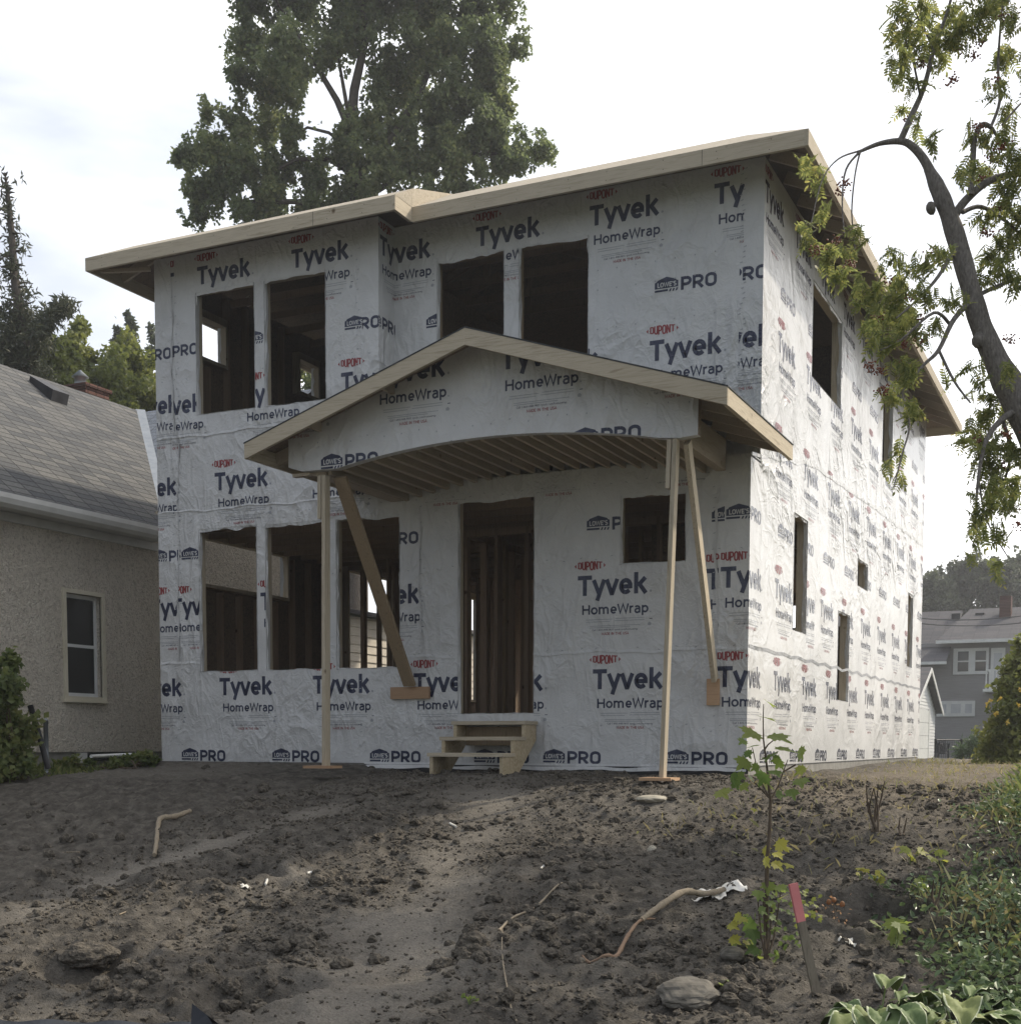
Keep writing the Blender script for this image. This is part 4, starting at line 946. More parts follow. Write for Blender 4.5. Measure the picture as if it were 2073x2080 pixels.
big = [(480, 20, 50), (560, 5, 58), (640, 30, 50), (720, 5, 58), (800, 30, 60), (880, 10, 55), (940, 20, 40), (470, 95, 42), (535, 95, 48), (620, 95, 38), (740, 90, 52), (830, 100, 55), (910, 90, 48), (965, 85, 30),
       (455, 150, 35), (505, 165, 42), (553, 180, 30), (700, 170, 32), (760, 165, 55), (850, 180, 55), (920, 170, 42), (440, 235, 42), (500, 245, 46), (548, 255, 32), (360, 290, 28), (398, 300, 42), (460, 310, 50), (530, 320, 48),
       (380, 355, 42), (440, 370, 52), (372, 408, 28), (510, 385, 50), (590, 330, 44), (640, 275, 45), (690, 255, 48), (700, 330, 58), (620, 380, 48), (765, 300, 50), (800, 240, 55), (860, 250, 52), (920, 240, 42), (850, 310, 52),
       (930, 290, 42), (990, 280, 36), (1022, 290, 24), (965, 305, 32), (740, 225, 45), (385, 215, 24), (560, 130, 34), (660, 60, 40), (930, 130, 34), (950, 205, 26), (335, 300, 14), (408, 265, 26),
       (520, -70, 60), (620, -80, 65), (720, -80, 70), (820, -80, 65), (900, -60, 55), (600, -170, 60), (700, -190, 70), (800, -180, 60), (700, -280, 60), (560, 430, 60), (680, 430, 70), (800, 400, 60), (900, 380, 50)]
tree('broadleaf_tree', 'tall dark green broadleaf tree towering behind the unfinished house', 'tree', 33, (672, 1400),
     [([(672, 700), (668, 420), (664, 300), (662, 235)], [40, 36, 30, 26]), ([(662, 240), (668, 170), (690, 70), (684, 0), (690, -120), (700, -220)], [22, 18, 14, 11, 8, 4]), ([(662, 250), (636, 190), (600, 130), (565, 70), (520, 0)], [16, 13, 10, 7, 4]),
      ([(655, 205), (640, 120), (625, 60)], [9, 6, 4]), ([(662, 280), (620, 250), (580, 240), (545, 260)], [9, 6, 5, 3]), ([(668, 330), (620, 300), (560, 300), (500, 330)], [12, 9, 7, 4]), ([(670, 340), (740, 260), (790, 180), (830, 80), (850, 0)], [18, 15, 12, 9, 5]),
      ([(672, 380), (780, 320), (880, 290), (980, 290)], [14, 10, 7, 4]), ([(672, 400), (560, 380), (450, 380), (390, 330)], [14, 10, 7, 4])],
     big+[(560, 700, 60), (610, 745, 50), (540, 760, 50)], 1.45, .115, M['leaf_big'], M['bark'], 21, wide=1.25, gap=.435, gs=3.4)
tree('maple_tree', 'rounded yellow green maple behind the stucco house roof', 'tree', 34, (215, 1400), [([(215, 900), (215, 760), (225, 690)], [22, 18, 8])],
     [(215, 735, 60), (270, 720, 50), (180, 700, 42), (240, 680, 40), (160, 750, 45), (290, 760, 50), (150, 655, 28), (152, 622, 20), (165, 670, 30), (255, 770, 55), (200, 790, 60)], 1.3, .13, M['leaf_maple'], M['bark'], 22, wide=1.3)
tree('maple_tree', 'slim light green tree between the spruce and the rounded maple', 'tree', 31, (105, 1400), [([(105, 900), (110, 720), (118, 640)], [14, 10, 5])],
     [(112, 640, 22), (100, 680, 30), (125, 690, 32), (110, 740, 40), (140, 720, 26), (90, 620, 12), (80, 720, 30)], 1.4, .13, M['leaf_maple'], M['bark'], 23, wide=1.3)
tree('maple_tree', 'low green tree at the far left under the spruce', 'tree', 29, (20, 1400), [([(20, 900), (20, 760)], [14, 8])], [(10, 690, 40), (50, 700, 36), (-30, 680, 45), (20, 740, 50), (-60, 720, 60), (70, 740, 40)], 1.3, .13, M['leaf_maple'], M['bark'], 24, wide=1.3)
for i, (u, v, h, lab) in enumerate(((222, 655, 45, 'narrow poplar tip left of its taller neighbours beyond the maple'), (246, 650, 55, 'tallest narrow poplar tip beyond the rounded maple'), (287, 668, 48, 'narrow poplar close to the corner of the unfinished house'))):
    tree('poplar_tree', lab, 'tree', 52, (u, 1420), [([(u, 900), (u, v)], [8, 3])], [(u+((k*7) % 5-2)*2, v-h+k*13, 5+k*1.1, 1.6) for k in range(9)], 4, .18, M['leaf_dark'], M['bark'], 30+i, 'poplars beyond the maple')
# spruce: drooping sparse branches
rng = np.random.default_rng(5); D_ = 27.0; k_ = ppx(D_)
b = at(48, 1400, D_); b[2] = base_z(b[0], b[1]); spr = empty('spruce_tree', b, 'ragged old spruce with bare trunk showing at the left edge', 'tree')
mb = MB(); mb.tube([b]+[at(u, v, D_) for u, v in ((54, 900), (53, 720), (51, 640), (38, 590), (27, 520), (22, 440), (15, 370), (9, 325))], [.3, .24, .16, .13, .11, .085, .065, .045, .01], 8)
tw = []
for v in np.arange(330, 720, 8.5):
    cu = np.interp(v, [325, 370, 440, 520, 590, 640, 720], [9, 15, 22, 27, 38, 45, 50]); ln = np.interp(v, [325, 380, 420, 470, 560, 640, 720], [6, 17, 12, 22, 34, 46, 52])
    for s_ in (-1, 1):
        if rng.random() < .45 and 370 < v < 560: continue
        l_ = ln*rng.uniform(.45, 1.1); dz = rng.uniform(-1, 1); sag = rng.uniform(-.1, .55)
        pts = [at(cu+s_*l_*t, v+l_*sag*t*t-6*t, D_+dz*l_*k_*t) for t in (0, .5, 1)]
        mb.tube(pts, [.035, .022, .008], 5)
        for q in range(int((4+rng.random()*2)*l_/30*(3.0 if v > 590 else 1))): 
            t = rng.random()**.6; p = np.array(pts[0])*(1-t)+np.array(pts[2])*t; tw.append(p+rng.normal(size=3)*np.array([.12, .12, .10])-np.array([0, 0, .12*rng.random()]))
for pts in ([(48, 650), (75, 620), (100, 590), (132, 570)],):
    mb.tube([at(u, v, D_-1) for u, v in pts], [.06, .05, .035, .012], 6)
    for q in range(170):
        t = rng.uniform(.2, 1); u = np.interp(t, [0, .33, .66, 1], [48, 75, 100, 132]); v = np.interp(t, [0, .33, .66, 1], [650, 620, 590, 570])
        tw.append(at(u+rng.normal()*6, v+rng.normal()*7+3, D_-1+rng.normal()*.2))
mb.build('trunk', M['bark'], spr)
tw = np.array(tw); tw = np.repeat(tw, 9, 0)+rng.normal(size=(len(tw)*9, 3))*.06
scatter('crown', tw, rng.uniform(.10, .20, len(tw)), M['needle'], spr, up=.0, rng=rng, wide=.45); fix_parent(spr)
# trees far behind on the right
for i, (u, c, lab) in enumerate(((1800, [(1760, 1125, 34), (1790, 1100, 38), (1830, 1085, 40), (1860, 1100, 36), (1780, 1145, 40), (1830, 1135, 46), (1750, 1150, 30), (1745, 1110, 20)], 'wide dark tree behind the grey house, its crown left of the chimney'),
                                ((1905), [(1890, 1095, 36), (1925, 1080, 40), (1960, 1100, 50), (1900, 1135, 34), (1940, 1140, 40), (1990, 1080, 50)], 'dark tree behind the chimney of the grey house'))):
    tree('broadleaf_tree', lab, 'tree', 88, (u, 1440), [([(u, 1200), (u+4, 1120)], [10, 6]), ([(u, 1170), (u-30, 1120)], [6, 3]), ([(u, 1170), (u+35, 1110)], [6, 3])], c, 1.6, .3, M['leaf_dark'], M['bark'], 40+i, wide=1.3)

# ------------------------------------------------------------------ masonry, shingles and siding
def shingle_mat(name, c1, c2, gap, bw, bh, ax, zs):
    mt, nt, bs = new_mat(name); t = nt.nodes.new('ShaderNodeTexCoord'); sp = nt.nodes.new('ShaderNodeSeparateXYZ'); nt.links.new(t.outputs['Object'], sp.inputs[0])
    cb = nt.nodes.new('ShaderNodeCombineXYZ'); nt.links.new(sp.outputs[ax], cb.inputs[0]); nt.links.new(mathn(nt, 'MULTIPLY', sp.outputs[2], zs), cb.inputs[1])
    br = nt.nodes.new('ShaderNodeTexBrick'); nt.links.new(cb.outputs[0], br.inputs['Vector']); br.inputs['Scale'].default_value = 1; br.inputs['Brick Width'].default_value = bw; br.inputs['Row Height'].default_value = bh
    br.inputs['Mortar Size'].default_value = gap; br.inputs['Mortar Smooth'].default_value = .3; br.inputs['Bias'].default_value = -.1; br.offset = .37; br.offset_frequency = 1
    br.inputs['Color1'].default_value = (*c1, 1); br.inputs['Color2'].default_value = (*c2, 1); br.inputs['Mortar'].default_value = (*[x*.28 for x in c1], 1)
    n = noise_node(nt, 30, 3, .6, vec=t.outputs['Object']); mm = nt.nodes.new('ShaderNodeMix'); mm.data_type = 'RGBA'; mm.blend_type = 'MULTIPLY'; mm.inputs[0].default_value = .8
    r = ramp(nt, n.outputs[0], [(.3, (.7, .7, .7)), (.7, (1.2, 1.2, 1.2))]); nt.links.new(br.outputs[0], mm.inputs[6]); nt.links.new(r.outputs[0], mm.inputs[7]); nt.links.new(mm.outputs[2], bs.inputs['Base Color'])
    bs.inputs['Roughness'].default_value = .9; bs.inputs['Specular IOR Level'].default_value = .2
    b1 = bump(nt, bs, mathn(nt, 'SUBTRACT', 1, br.outputs['Fac']), .8, .012); bump(nt, bs, n.outputs[0], .4, .006, b1); return mt
M['shingle'] = shingle_mat('grey_shingle', (.085, .088, .092), (.15, .147, .14), .008, .34, .135, 1, 1.62)
M['shingle_x'] = shingle_mat('blue_grey_shingle', (.17, .19, .22), (.22, .24, .27), .006, .34, .135, 0, 1.66)
M['shingle_dark'] = shingle_mat('charcoal_shingle', (.075, .075, .082), (.105, .10, .105), .004, .5, .2, 0, 2.2)
M['brick'] = shingle_mat('chimney_brick', (.10, .05, .04), (.15, .078, .06), .010, .21, .07, 1, 1)
mt, nt, bs = new_mat('stucco'); M['stucco'] = mt
v1 = nt.nodes.new('ShaderNodeTexNoise'); v1.inputs['Scale'].default_value = 26; v1.inputs['Detail'].default_value = 3; v1.inputs['Distortion'].default_value = 1.2
tco = nt.nodes.new('ShaderNodeTexCoord'); nt.links.new(tco.outputs['Object'], v1.inputs['Vector'])
nl = noise_node(nt, 1.1, 5, .6, vec=tco.outputs['Object'], mapping=(1, 1.5, .6)); r1 = ramp(nt, nl.outputs[0], [(.3, (.66, .59, .49)), (.7, (.76, .69, .585))])
r2 = ramp(nt, v1.outputs[0], [(.32, (.6, .58, .55)), (.52, (1, 1, 1))]); mm = nt.nodes.new('ShaderNodeMix'); mm.data_type = 'RGBA'; mm.blend_type = 'MULTIPLY'; mm.inputs[0].default_value = .85
nt.links.new(r1.outputs[0], mm.inputs[6]); nt.links.new(r2.outputs[0], mm.inputs[7]); nt.links.new(mm.outputs[2], bs.inputs['Base Color']); bs.inputs['Roughness'].default_value = .9
bump(nt, bs, v1.outputs[0], 1.0, .07)
M['white_paint'] = simple('white_paint', [(.62, .62, .60), (.72, .72, .70)], 5, .45)
M['cream_paint'] = simple('cream_paint', [(.55, .50, .38), (.62, .57, .45)], 5, .5)
M['grey_siding'] = simple('grey_siding', [(.25, .24, .235), (.30, .29, .285)], 3, .6, mapping=(.5, .5, 6))
M['white_siding'] = simple('white_siding', [(.62, .62, .62), (.72, .72, .71)], 3, .5, mapping=(.5, .5, 6))
M['cream_siding'] = simple('cream_siding', [(.55, .50, .42), (.63, .58, .50)], 3, .6, mapping=(.5, .5, 6))
M['gutter'] = simple('gutter_metal', [(.52, .51, .48), (.62, .61, .58)], 4, .35)
M['metal'] = simple('galvanised', [(.2, .22, .24), (.3, .32, .34)], 6, .4, metal=.6)
M['iron'] = simple('dark_iron', [(.02, .02, .022), (.04, .04, .042)], 8, .5)
def glass_mat(name, c, rough=.06):
    mt, nt, bs = new_mat(name); bs.inputs['Base Color'].default_value = (*c, 1); bs.inputs['Roughness'].default_value = rough; bs.inputs['Specular IOR Level'].default_value = .6
    n = noise_node(nt, .7, 2); r = ramp(nt, n.outputs[0], [(.35, tuple(x*.7 for x in c)), (.65, c)]); nt.links.new(r.outputs[0], bs.inputs['Base Color']); return mt
M['glass'] = glass_mat('dark_glass', (.035, .037, .036)); M['glass_far'] = glass_mat('far_glass', (.06, .065, .07)); M['blind'] = simple('window_blind', [(.45, .46, .48), (.55, .55, .56)], 3, .7)

# stucco house on the left
sh = empty('stucco_house', (-5, -1, 0), 'old stucco house with grey shingle roof left of the unfinished house', 'house')
GXW = -1.8
mb = MB()
wy0, wy1 = .30, .955; wz0, wz1 = .83, 2.17
for y0, y1, z0, z1 in ((-7, wy0, .10, 3.35), (wy1, 6.3, .10, 3.35), (wy0, wy1, .10, wz0), (wy0, wy1, wz1, 3.35)):
    mb.poly([(GXW, y0, z0), (GXW, y1, z0), (GXW, y1, z1), (GXW, y0, z1)], 0)
mb.poly([(GXW, 1.92, 3.35), (GXW, 6.3, 3.35), (GXW, 6.3, 5.5), (GXW, 5.6, 6.0)], 0)
mb.box(-8.2, GXW-.35, -6.98, 6.3, .1, 3.30, 0); mb.poly([(GXW, -7, .1), (GXW, -7, 3.35), (-8.2, -7, 3.35), (-8.2, -7, .1)], 0); mb.poly([(GXW, -7, 3.35), (-5, -7, 5.95), (-8.2, -7, 3.35)], 0)
for a, b in (((GXW, wy0, wz0), (GXW, wy0, wz1)), ((GXW, wy1, wz1), (GXW, wy1, wz0)), ((GXW, wy0, wz1), (GXW, wy1, wz1)), ((GXW, wy1, wz0), (GXW, wy0, wz0))):
    mb.poly([a, b, (b[0]-.2, b[1], b[2]), (a[0]-.2, a[1], a[2])], 0)
mb.poly([(GXW, -7, .1), (GXW-.04, -7, .1), (GXW-.04, 6.3, .1), (GXW, 6.3, .1)], 0)
mb.build('wall', M['stucco'], sh)
mb = MB(); mb.box(-8.1, GXW-.04, -6.9, 6.2, -.6, .10, 0); mb.build('foundation', M['concrete'], sh)
rm = MB(); s_ = .79; RX, RZ, EX, EZz = -5.0, 5.985, -1.45, 3.18
rm.poly([(EX, -7.4, EZz), (EX, 1.92, EZz), (RX, 5.55, RZ), (RX, -7.4, RZ)], 0); rm.poly([(RX, -7.4, RZ), (RX, 6.4, RZ), (-8.55, 6.4, EZz), (-8.55, -7.4, EZz)], 0)
rm.poly([(EX, 1.92, EZz), (EX, 5.6, RZ), (RX, 5.6, RZ)], 1); rm.poly([(EX, 5.6, RZ), (EX, 6.4, 5.4), (RX, 6.4, 5.4), (RX, 5.6, RZ)], 1)
rf = rm.build('roof', [M['shingle'], M['shingle_x']], sh)
mb = MB(); mb.bar((EX-.01, 1.94, EZz+.02), (RX, 5.55, RZ+.025), .16, .02, (1, 1, 0)); mb.build('valley_flashing', M['metal'], rf)
mb = MB(); mb.box(-4.86, -4.42, 2.72, 3.05, 5.47, 5.50); mb.hexa([(-4.75, 2.72, 5.74), (-4.32, 2.72, 5.40), (-4.32, 3.06, 5.40), (-4.75, 3.06, 5.74), (-4.72, 2.72, 5.86), (-4.26, 2.72, 5.60), (-4.26, 3.06, 5.60), (-4.72, 3.06, 5.86)]); mb.build('roof_vent', M['iron'], rf)
cc = at(160, 755, 24.5); mb = MB(); mb.box(cc[0]-.38, cc[0]+.30, cc[1]-.3, cc[1]+.32, 5.0, cc[2]+.16); mb.box(cc[0]-.42, cc[0]+.34, cc[1]-.34, cc[1]+.36, cc[2]+.16, cc[2]+.22); ch = mb.build('chimney', M['brick'], sh)
mb = MB(); mb.tube([(cc[0]-.1, cc[1], cc[2]+.2), (cc[0]-.1, cc[1], cc[2]+.42), (cc[0]-.1, cc[1], cc[2]+.43), (cc[0]-.1, cc[1], cc[2]+.56)], [.11, .11, .16, .02], 10); mb.build('chimney_cap', M['metal'], ch)
mb = MB(); prof = [(-1.47, 3.16), (-1.47, 3.03), (-1.40, 3.01), (-1.345, 3.05), (-1.325, 3.11), (-1.335, 3.17), (-1.352, 3.17), (-1.345, 3.10), (-1.41, 3.035), (-1.455, 3.05), (-1.455, 3.16)]
for i in range(len(prof)-1):
    a, b = prof[i], prof[i+1]; mb.poly([(a[0], -7.4, a[1]), (b[0], -7.4, b[1]), (b[0], 1.95, b[1]), (a[0], 1.95, a[1])], 0)
mb.build('gutter', M['gutter'], sh)
mb = MB(); mb.poly([(-1.47, -7.4, 3.045), (-1.8, -7.4, 3.045), (-1.8, 2, 3.045), (-1.47, 2, 3.045)], 0); mb.box(-1.8, -1.765, -7, 2.1, 2.93, 3.04, 0); mb.build('soffit', M['gutter'], sh)
mb = MB(); mb.tube([(-1.40, -1.33, 3.05), (-1.40, -1.33, 2.93), (-1.46, -1.36, 2.82), (-1.62, -1.42, 2.74), (-1.72, -1.46, 2.62), (-1.73, -1.46, .15)], .04, 10); mb.build('downspout', M['gutter'], sh)
mb = MB(); e_ = .055
for y0, y1, z0, z1 in ((wy0-e_, wy0, wz0-e_, wz1+e_), (wy1, wy1+e_, wz0-e_, wz1+e_), (wy0, wy1, wz1, wz1+e_), (wy0, wy1, wz0-e_, wz0)): mb.box(GXW-.02, GXW+.03, y0, y1, z0, z1)
mb.box(GXW, GXW+.06, wy0-e_-.01, wy1+e_+.01, wz0-e_-.025, wz0-e_); wf = mb.build('window', M['cream_paint'], sh)
mb = MB()
for y0, y1, z0, z1 in ((wy0, wy0+.045, wz0, wz1), (wy1-.045, wy1, wz0, wz1), (wy0+.045, wy1-.045, wz1-.05, wz1), (wy0+.045, wy1-.045, wz0, wz0+.05), (wy0+.045, wy1-.045, (wz0+wz1)/2-.02, (wz0+wz1)/2+.02)): mb.box(GXW-.12, GXW-.075, y0, y1, z0, z1)
mb.build('sash', M['white_paint'], wf)
mb = MB(); mb.box(GXW-.11, GXW-.09, wy0+.04, wy1-.04, wz0+.04, wz1-.04); mb.build('pane', M['glass'], wf)
p0 = at(165, 1416, 1); 
mb = MB(); mb.box(GXW-.03, GXW+.012, .55, 1.35, -.02, .085); mb.build('cellar_window', M['glass'], sh)
mb = MB(); mb.box(GXW-.03, GXW+.03, .48, .62, -.04, .09); mb.build('vent_block', M['gutter'], sh)
fix_parent(sh)
# lap siding helper
def siding(mb, p, q, z0, z1, course, nrm, top=None):
    p = np.array(p, float); q = np.array(q, float); nrm = np.array(nrm, float); z = z0
    while z < z1-1e-6:
        zt = min(z+course, z1); a, b = p, q
        if top is not None:
            a, b = top(z, zt)
            if a is None: break
            a = np.array(a, float); b = np.array(b, float)
        mb.poly([(*(a[:2]+nrm*.02), z), (*(b[:2]+nrm*.02), z), (*b[:2], zt), (*a[:2], zt)], 0)
        mb.poly([(*a[:2], z), (*b[:2], z), (*(b[:2]+nrm*.02), z), (*(a[:2]+nrm*.02), z)], 0); z = zt
# cream sided addition seen through the window openings
ad_ = empty('sided_shed', (-3.8, 9.9, 0), 'low cream lap sided shed behind the stucco house, seen through the house frame', 'shed')
mb = MB(); siding(mb, (-2.55, 6.65), (-2.55, 16.5), -.3, 2.62, .16, (1, 0)); siding(mb, (-6, 6.65), (-2.55, 6.65), -.3, 2.62, .16, (0, -1)); mb.build('wall', M['cream_siding'], ad_)
mb = MB(); mb.hexa([(-6.3, 6.5, 3.2), (-2.3, 6.5, 2.62), (-2.3, 16.8, 2.62), (-6.3, 16.8, 3.2), (-6.3, 6.5, 3.3), (-2.3, 6.5, 2.70), (-2.3, 16.8, 2.70), (-6.3, 16.8, 3.3)]); mb.build('roof', M['shingle_dark'], ad_); fix_parent(ad_)
# white garage
gg = empty('white_garage', (0, 41, -.45), 'white lap sided garage with a grey overhead door behind the side wall', 'garage'); GA = 3.4
mb = MB(); siding(mb, (GA, 37.35), (GA, 44.65), -.45, 1.66, .13, (1, 0))
siding(mb, None, None, 1.66, 3.1, .13, (1, 0), top=lambda z, zt: ((GA, 41-3.65*(1-(zt-1.66)/1.5)), (GA, 41+3.65*(1-(zt-1.66)/1.5))) if zt < 3.15 else (None, None))
siding(mb, (-4, 37.35), (GA, 37.35), -.45, 1.66, .13, (0, -1)); mb.build('wall', M['white_siding'], gg)
mb = MB()
for s_ in (-1, 1): mb.hexa([(-4.2, 41, 3.18), (GA+.3, 41, 3.18), (GA+.3, 41+s_*3.95, 1.52), (-4.2, 41+s_*3.95, 1.52), (-4.2, 41, 3.26), (GA+.3, 41, 3.26), (GA+.3, 41+s_*3.95, 1.60), (-4.2, 41+s_*3.95, 1.60)])
mb.build('roof', M['shingle_dark'], gg)
mb = MB()
for s_ in (-1, 1): mb.bar((GA+.31, 41, 3.15), (GA+.31, 41+s_*3.95, 1.49), .03, .16, (1, 0, 0))
mb.build('trim', M['white_paint'], gg)
mb = MB()
for k in range(4): mb.box(GA+.005, GA+.035, 38.0, 42.55, -.43+k*.51, .065+k*.51)
mb.box(GA, GA+.05, 42.56, 42.75, -.43, 1.66); mb.build('overhead_door', M['white_paint'], gg); fix_parent(gg)
# grey house behind
def ony(u, v, Y): 
    d = ray(u, v); return CAM+d*((Y-CAM[1])/d[1])
gh = empty('grey_house', (6, 52, -.56), 'grey lap sided house with charcoal roof at the back of the lots', 'house'); YG = 50.0
mb = MB(); siding(mb, (-3, YG), (13, YG), -.6, 4.85, .155, (0, -1)); mb.build('wall', M['grey_siding'], gh)
rg = MB(); a = ony(1766, 1216, YG-.55); zr = 6.62
rg.hexa([(a[0], YG-.6, 4.78), (13.4, YG-.6, 4.82), (13.4, 54.2, zr), (a[0]+.9, 54.2, zr), (a[0], YG-.6, 4.90), (13.4, YG-.6, 4.94), (13.4, 54.2, zr+.1), (a[0]+.9, 54.2, zr+.1)])
rg.hexa([(-4, YG-1.6, 3.80), (a[0]+.55, YG-1.6, 3.80), (a[0]+.55, 54.3, zr-.05), (-4, 54.3, zr-.05), (-4, YG-1.6, 3.9), (a[0]+.55, YG-1.6, 3.9), (a[0]+.55, 54.3, zr+.06), (-4, 54.3, zr+.06)])
rg = rg.build('roof', M['shingle_dark'], gh)
mb = MB(); mb.box(a[0]-.02, 13.4, YG-.72, YG-.6, 4.76, 4.90); mb.box(-4, a[0]+.57, YG-1.72, YG-1.6, 3.78, 3.90); mb.build('gutter', M['white_paint'], rg)
for u, v in ((1803, 1161), (1848, 1160)):
    p = ony(u, v, 53.3); mb = MB(); mb.box(p[0]-.2, p[0]+.2, p[1]-.15, p[1]+.15, p[2]-.25, p[2]+.08); mb.build('roof_vent', M['iron'], rg)
p = ony(1885, 1175, 52.9); q = ony(1908, 1125, 52.9); mb = MB(); mb.box(p[0], q[0], 52.5, 53.3, p[2]-.5, q[2]); mb.build('chimney', M['brick'], gh)
def fwin(u0, v0, u1, v1, panes, sash=True):
    a = ony(u0, v1, YG); b = ony(u1, v0, YG); mb = MB(); mb.box(a[0], b[0], YG-.09, YG-.02, a[2], b[2]); f = mb.build('window', M['white_paint'], gh)
    for pu0, pv0, pu1, pv1, mat in panes:
        c = ony(pu0, pv1, YG); d = ony(pu1, pv0, YG); mb = MB()
        mb.box(c[0], d[0], YG-.104, YG-.093, c[2], d[2]); 
        mb.build('pane', M[mat], f)
        if sash:
            mb = MB(); zm = (c[2]+d[2])/2; mb.box(c[0], d[0], YG-.13, YG-.106, zm-.03, zm+.03); mb.build('sash_bar', M['white_paint'], f)
fwin(1797, 1222, 1865, 1273, [(1806, 1229, 1827, 1267, 'glass_far'), (1839, 1228, 1860, 1266, 'glass_far')])
fwin(1766, 1322, 1839, 1352, [(1772, 1329, 1785, 1346, 'blind'), (1793, 1328, 1812, 1346, 'blind'), (1820, 1328, 1833, 1346, 'blind')], False)
a = ony(1867, 1300, YG); b = ony(1896, 1222, YG); mb = MB(); mb.box(a[0], b[0], YG-.08, YG-.02, a[2], b[2]); dr_ = mb.build('balcony_door', M['white_paint'], gh)
a = ony(1873, 1285, YG); b = ony(1890, 1232, YG); mb = MB(); mb.box(a[0], b[0], YG-.1, YG-.083, a[2], b[2]); mb.build('pane', M['blind'], dr_)
a = ony(1858, 1300, YG-1.2); b = ony(1900, 1262, YG-1.2); mb = MB(); mb.box(a[0]-.1, b[0]+.4, YG-1.3, YG-.03, a[2]-.12, a[2])
mb.box(a[0], b[0]+.3, YG-1.25, YG-1.19, b[2]-.06, b[2])
for x in np.arange(a[0], b[0]+.3, .14): mb.box(x, x+.05, YG-1.24, YG-1.20, a[2], b[2]-.06)
mb.box(a[0], a[0]+.05, YG-1.19, YG-.03, b[2]-.06, b[2]); mb.build('balcony', M['white_paint'], gh)
a = ony(1882, 1440, YG); b = ony(1925, 1325, YG); mb = MB(); mb.box(a[0], a[0]+.12, YG-1.25, YG-1.13, -.6, 3.2); mb.build('porch_post', M['white_paint'], gh)
mb = MB(); mb.box(a[0]+.8, a[0]+1.9, YG-.08, YG-.02, -.4, b[2]); mb.build('back_door', M['white_paint'], gh); fix_parent(gh)
for i, (v0, v1, Y, lab) in enumerate(((1158, 1147, 57, 'topmost thin cable against the trees behind the grey house'), (1163, 1152, 47, 'cable just under the topmost one, along the grey roof ridge'), (1172, 1166, 46, 'thin cable crossing the charcoal roof of the grey house'))):
    a = ony(1700, v0, Y); b = ony(1990, v1, Y-2); mb = MB(); mb.tube([a+(b-a)*t-np.array([0, 0, .25*4*t*(1-t)]) for t in np.linspace(0, 1, 9)], .022, 5)
    tag(mb.build('utility_cable', M['iron']), lab, 'cable', 'cables at the back of the lots')

# ------------------------------------------------------------------ rowan overhanging from the right
RD_ = 8.5; rk = ppx(RD_); rng = np.random.default_rng(77)
rb = at(2110, 1800, RD_); rb[2] = gz(rb[0], rb[1])
row = empty('rowan_tree', rb, 'leaning rowan with feathery leaves and red berry bunches overhanging from the right edge', 'tree')
def smooth_path(P, w, k=5):
    P = [np.array(p, float) for p in P]; n = len(P); out = []; ow = []
    for i in range(n-1):
        p0, p1, p2, p3 = P[max(i-1, 0)], P[i], P[i+1], P[min(i+2, n-1)]
        for j in range(k):
            t = j/k; out.append(.5*(2*p1+(p2-p0)*t+(2*p0-5*p1+4*p2-p3)*t*t+(3*p1-3*p2+p3-p0)*t**3)); ow.append(w[i]*(1-t)+w[i+1]*t)
    out.append(P[-1]); ow.append(w[-1]); return out, ow
mb = MB()
tp = [(2060, 1150), (2010, 960), (1960, 830), (1922, 750), (1885, 685), (1855, 610), (1832, 540), (1806, 460), (1778, 390), (1762, 350), (1753, 318)]
tw_ = [72, 70, 66, 60, 48, 39, 36, 35, 32, 28, 18]
tr_pts = [rb-np.array([0, 0, .2]), rb+np.array([-.02, .02, .8])]+[at(u, v, RD_) for u, v in tp]
tr_pts = [np.array(p)+rng.normal(size=3)*.012 for p in tr_pts]
tr_pts, tr_w = smooth_path(tr_pts, [.20, .16]+[w*rk/2 for w in tw_], 6); tr_w = [w*(1+.035*math.sin(i*.61)+.03*math.sin(i*1.13+1)) for i, w in enumerate(tr_w)]; mb.tube(tr_pts, tr_w, 14)
for (u, v, r) in ((1755, 392, 10), (1846, 640, 13), (1803, 470, 11)): mb.blob(at(u, v, RD_-.02), r*rk, int(u), flat=1.2, sub=2)
